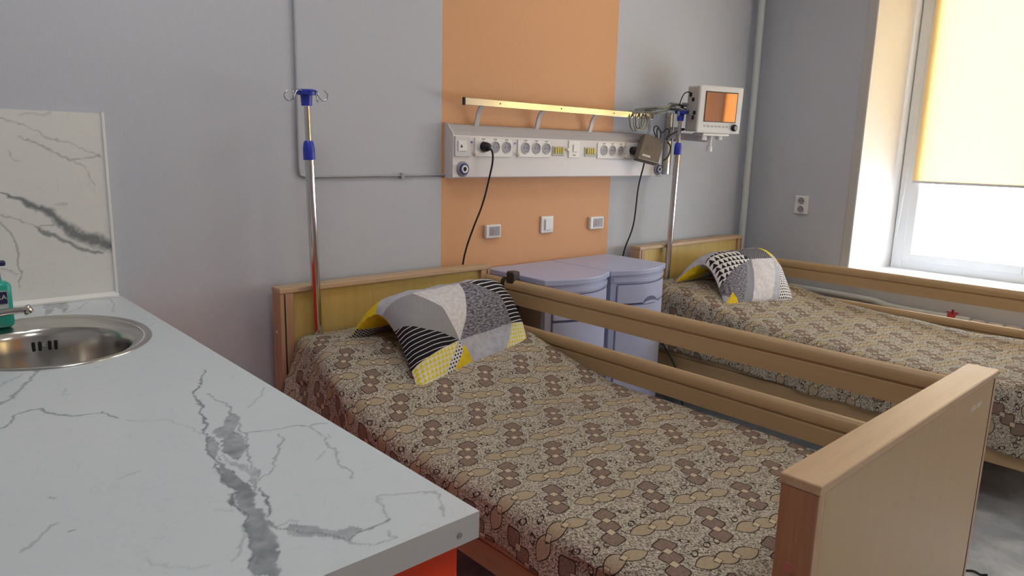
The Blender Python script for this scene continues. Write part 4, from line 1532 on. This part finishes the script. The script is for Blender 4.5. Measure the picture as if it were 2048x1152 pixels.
ar = thing('monitor_arm', (3.47, 0, 1.40), 'pale grey wall arm carrying the patient monitor', 'wall arm')
MB().box(3.452, 3.474, -.040, -.001, 1.252, 1.60, .003).build('wall_rail', M['alu'], ar)
MB().box(3.474, 3.490, -.034, -.001, 1.252, 1.60, .002).build('rail_back', M['slot'], ar)
b = MB().cyl((3.505, -.055, 1.44), (3.505, -.055, 1.52), .020)
b.box(3.462, 3.505, -.06, -.03, 1.455, 1.505, .003)
b.build('pivot', M['white2'], ar)
pA, pB = Vector((3.505, -.055, 1.470)), mm @ Vector((-.02, -h2 - .03, -.06))
dd = (pB - pA)
am = Matrix.Translation(pA) @ dd.to_track_quat('X', 'Z').to_matrix().to_4x4()
MB().box(0, dd.length, -.016, .016, -.020, .020, .005, 2, am).build('arm', M['white2'], ar)
MB().box(-.10, .085, -h2 - .014, -h2 - .001, -.10, -.005, .003, 1, mm).build('mount_plate', M['white'], ar)
b = MB().tube([mm @ Vector((-.01, -h2 - .012, -.05)), mm @ Vector((-.01, -h2 - .085, -.05))], .0095, 16)
b.tube([mm @ Vector((-.01, -h2 - .075, -.05)), mm @ Vector((-.01, -h2 - .10, -.05))], .016, 16)
b.box(-.085, -.05, -h2 - .04, -h2 - .012, -.06, -.03, .004, 2, mm)
b.box(.03, .06, -h2 - .035, -h2 - .012, -.06, -.03, .004, 2, mm)
b.build('swivel', M['white'], ar)
MB().lathe([(.014, 0), (.014, .02), (.010, .024), (0, .024)], (3.535, -.075, 1.462), (-.3, -1, 0), 18).build('clamp_knob', M['black'], ar)
MB().lathe([(.008, 0), (.008, .014), (0, .016)], (3.515, -.078, 1.508), (-.3, -1, 0), 14).build('clamp_knob', M['black'], ar)

# ------------------------------------------------------------------ wall plates


def call_plate(xc, zc, wd, ht, label):
    r_ = thing('call_button_plate', (xc, 0, zc), label, 'call button')
    MB().box(xc - wd / 2, xc + wd / 2, -.020, -.0005, zc - ht / 2, zc + ht / 2, .005, 3).build('frame', M['white'], r_)
    f = MB().box(xc - wd * .30, xc + wd * .40, -.0215, -.018, zc - ht * .34, zc + ht * .36, .001).build('button', M['socket_dark'], r_)
    x = xc - wd * .08
    s_ = ht * .20
    b = MB()
    for p in ((x - .0085, x - .006, zc - s_, zc + s_), (x + .003, x + .0055, zc - s_ * .8, zc + s_ * .8), (x - .0085, x + .004, zc + s_ - .002, zc + s_ + .0005), (x - .0085, x + .004, zc - s_ - .0005, zc - s_ + .002)):
        b.box(p[0], p[1], -.0222, -.0212, p[2], p[3])
    b.build('symbol', M['red_mark'], f)
    b = MB().box(x + .018, x + .020, -.0222, -.0212, zc - s_ * .8, zc + s_ * .8)
    b.build('symbol', M['grey_mark'], f)


call_plate(2.158, .996, .092, .062, 'white call button plate on the orange stripe above the left bedside cabinet')
call_plate(2.886, 1.000, .108, .066, 'white call button plate at the right edge of the orange stripe')
sw = thing('light_switch', (2.519, 0, 1.008), 'white light switch in the middle of the orange stripe', 'switch')
MB().box(2.476, 2.562, -.012, -.0005, .966, 1.051, .005, 3).build('plate', M['white'], sw)
rk = MB().box(2.494, 2.546, -.018, -.010, .980, 1.038, .004, 2).build('rocker', M['white'], sw)
MB().box(2.497, 2.5005, -.0188, -.0175, .986, 1.032).build('rocker_mark', M['grey_mark'], rk)
ou = thing('wall_socket', (4.42, -.395, 1.07), 'white double wall socket on the grey wall beside the window', 'socket')
MB().box(4.408, 4.4195, -.441, -.349, 1.014, 1.131, .006, 3).build('plate', M['white'], ou)
for z in (1.045, 1.098):
    s_ = MB().lathe([(.027, 0), (.0265, .006), (.022, .007), (.021, .002)], (4.408, -.395, z), (-1, 0, 0), 26).build('socket', M['white'], ou)
    MB().lathe([(.022, 0), (.022, .0012), (0, .0012)], (4.408, -.395, z), (-1, 0, 0), 24).build('socket_well', M['socket_dark'], s_)
    b = MB()
    for q in (-.0085, .0085):
        b.lathe([(.003, .001), (.003, .002), (0, .002)], (4.408, -.395 + q, z), (-1, 0, 0), 10)
    b.build('pin_hole', M['slot'], s_)

# ------------------------------------------------------------------ heating under the window
hp = thing('heating_pipe', (4.36, -.7, .55), 'cream heating pipe behind the far bed rail with a red valve', 'pipe')
MB().tube([(4.36, -.06, .556), (4.36, -.88, .552), (4.36, -.94, .545), (4.355, -1.02, .528), (4.35, -1.30, .526), (4.35, -1.42, .526)], .020, 14, True, 2).build('pipe_run', M['pipe'], hp)
vl = MB().cyl((4.35, -1.315, .526), (4.35, -1.355, .526), .024)
vl.cyl((4.35, -1.335, .54), (4.35, -1.335, .572), .006)
vl.box(4.345, 4.355, -1.365, -1.305, .553, .560, .002)
vl.build('red_valve', M['red'], hp)
ra2 = thing('radiator', (4.35, -1.9, .08), 'cream sectional radiator under the window behind the far bed', 'radiator')
for i in range(12):
    y = -1.42 - i * .08
    MB().box(4.30, 4.39, y - .074, y, .09, .535, .018, 3).build('section', M['radiator'], ra2)
for y in (-1.5, -2.3):
    MB().box(4.33, 4.36, y - .01, y + .01, 0, .1).build('foot', M['radiator'], ra2)

# loose wires
o = MB().tube([(2.62, -1.93, .004), (2.645, -1.945, .004), (2.66, -1.965, .006), (2.65, -1.985, .004), (2.67, -2.0, .004)], .0035, 7, True, 2).build('floor_wire', M['blackcable'], None, (2.645, -1.96, 0))
tag(o, 'short black wire lying on the floor beyond the footboard', 'wire')
o = MB().tube([(3.10, -.30, .40), (3.115, -.33, .36), (3.11, -.38, .31), (3.09, -.45, .24), (3.06, -.5, .12), (3.05, -.55, .006), (3.02, -.7, .006)], .0045, 7, True, 2).build('bed_cable', M['blackcable'], None, (3.1, -.4, .0))
tag(o, 'black cable drooping from the side of the far bed beside the cabinet', 'cable')
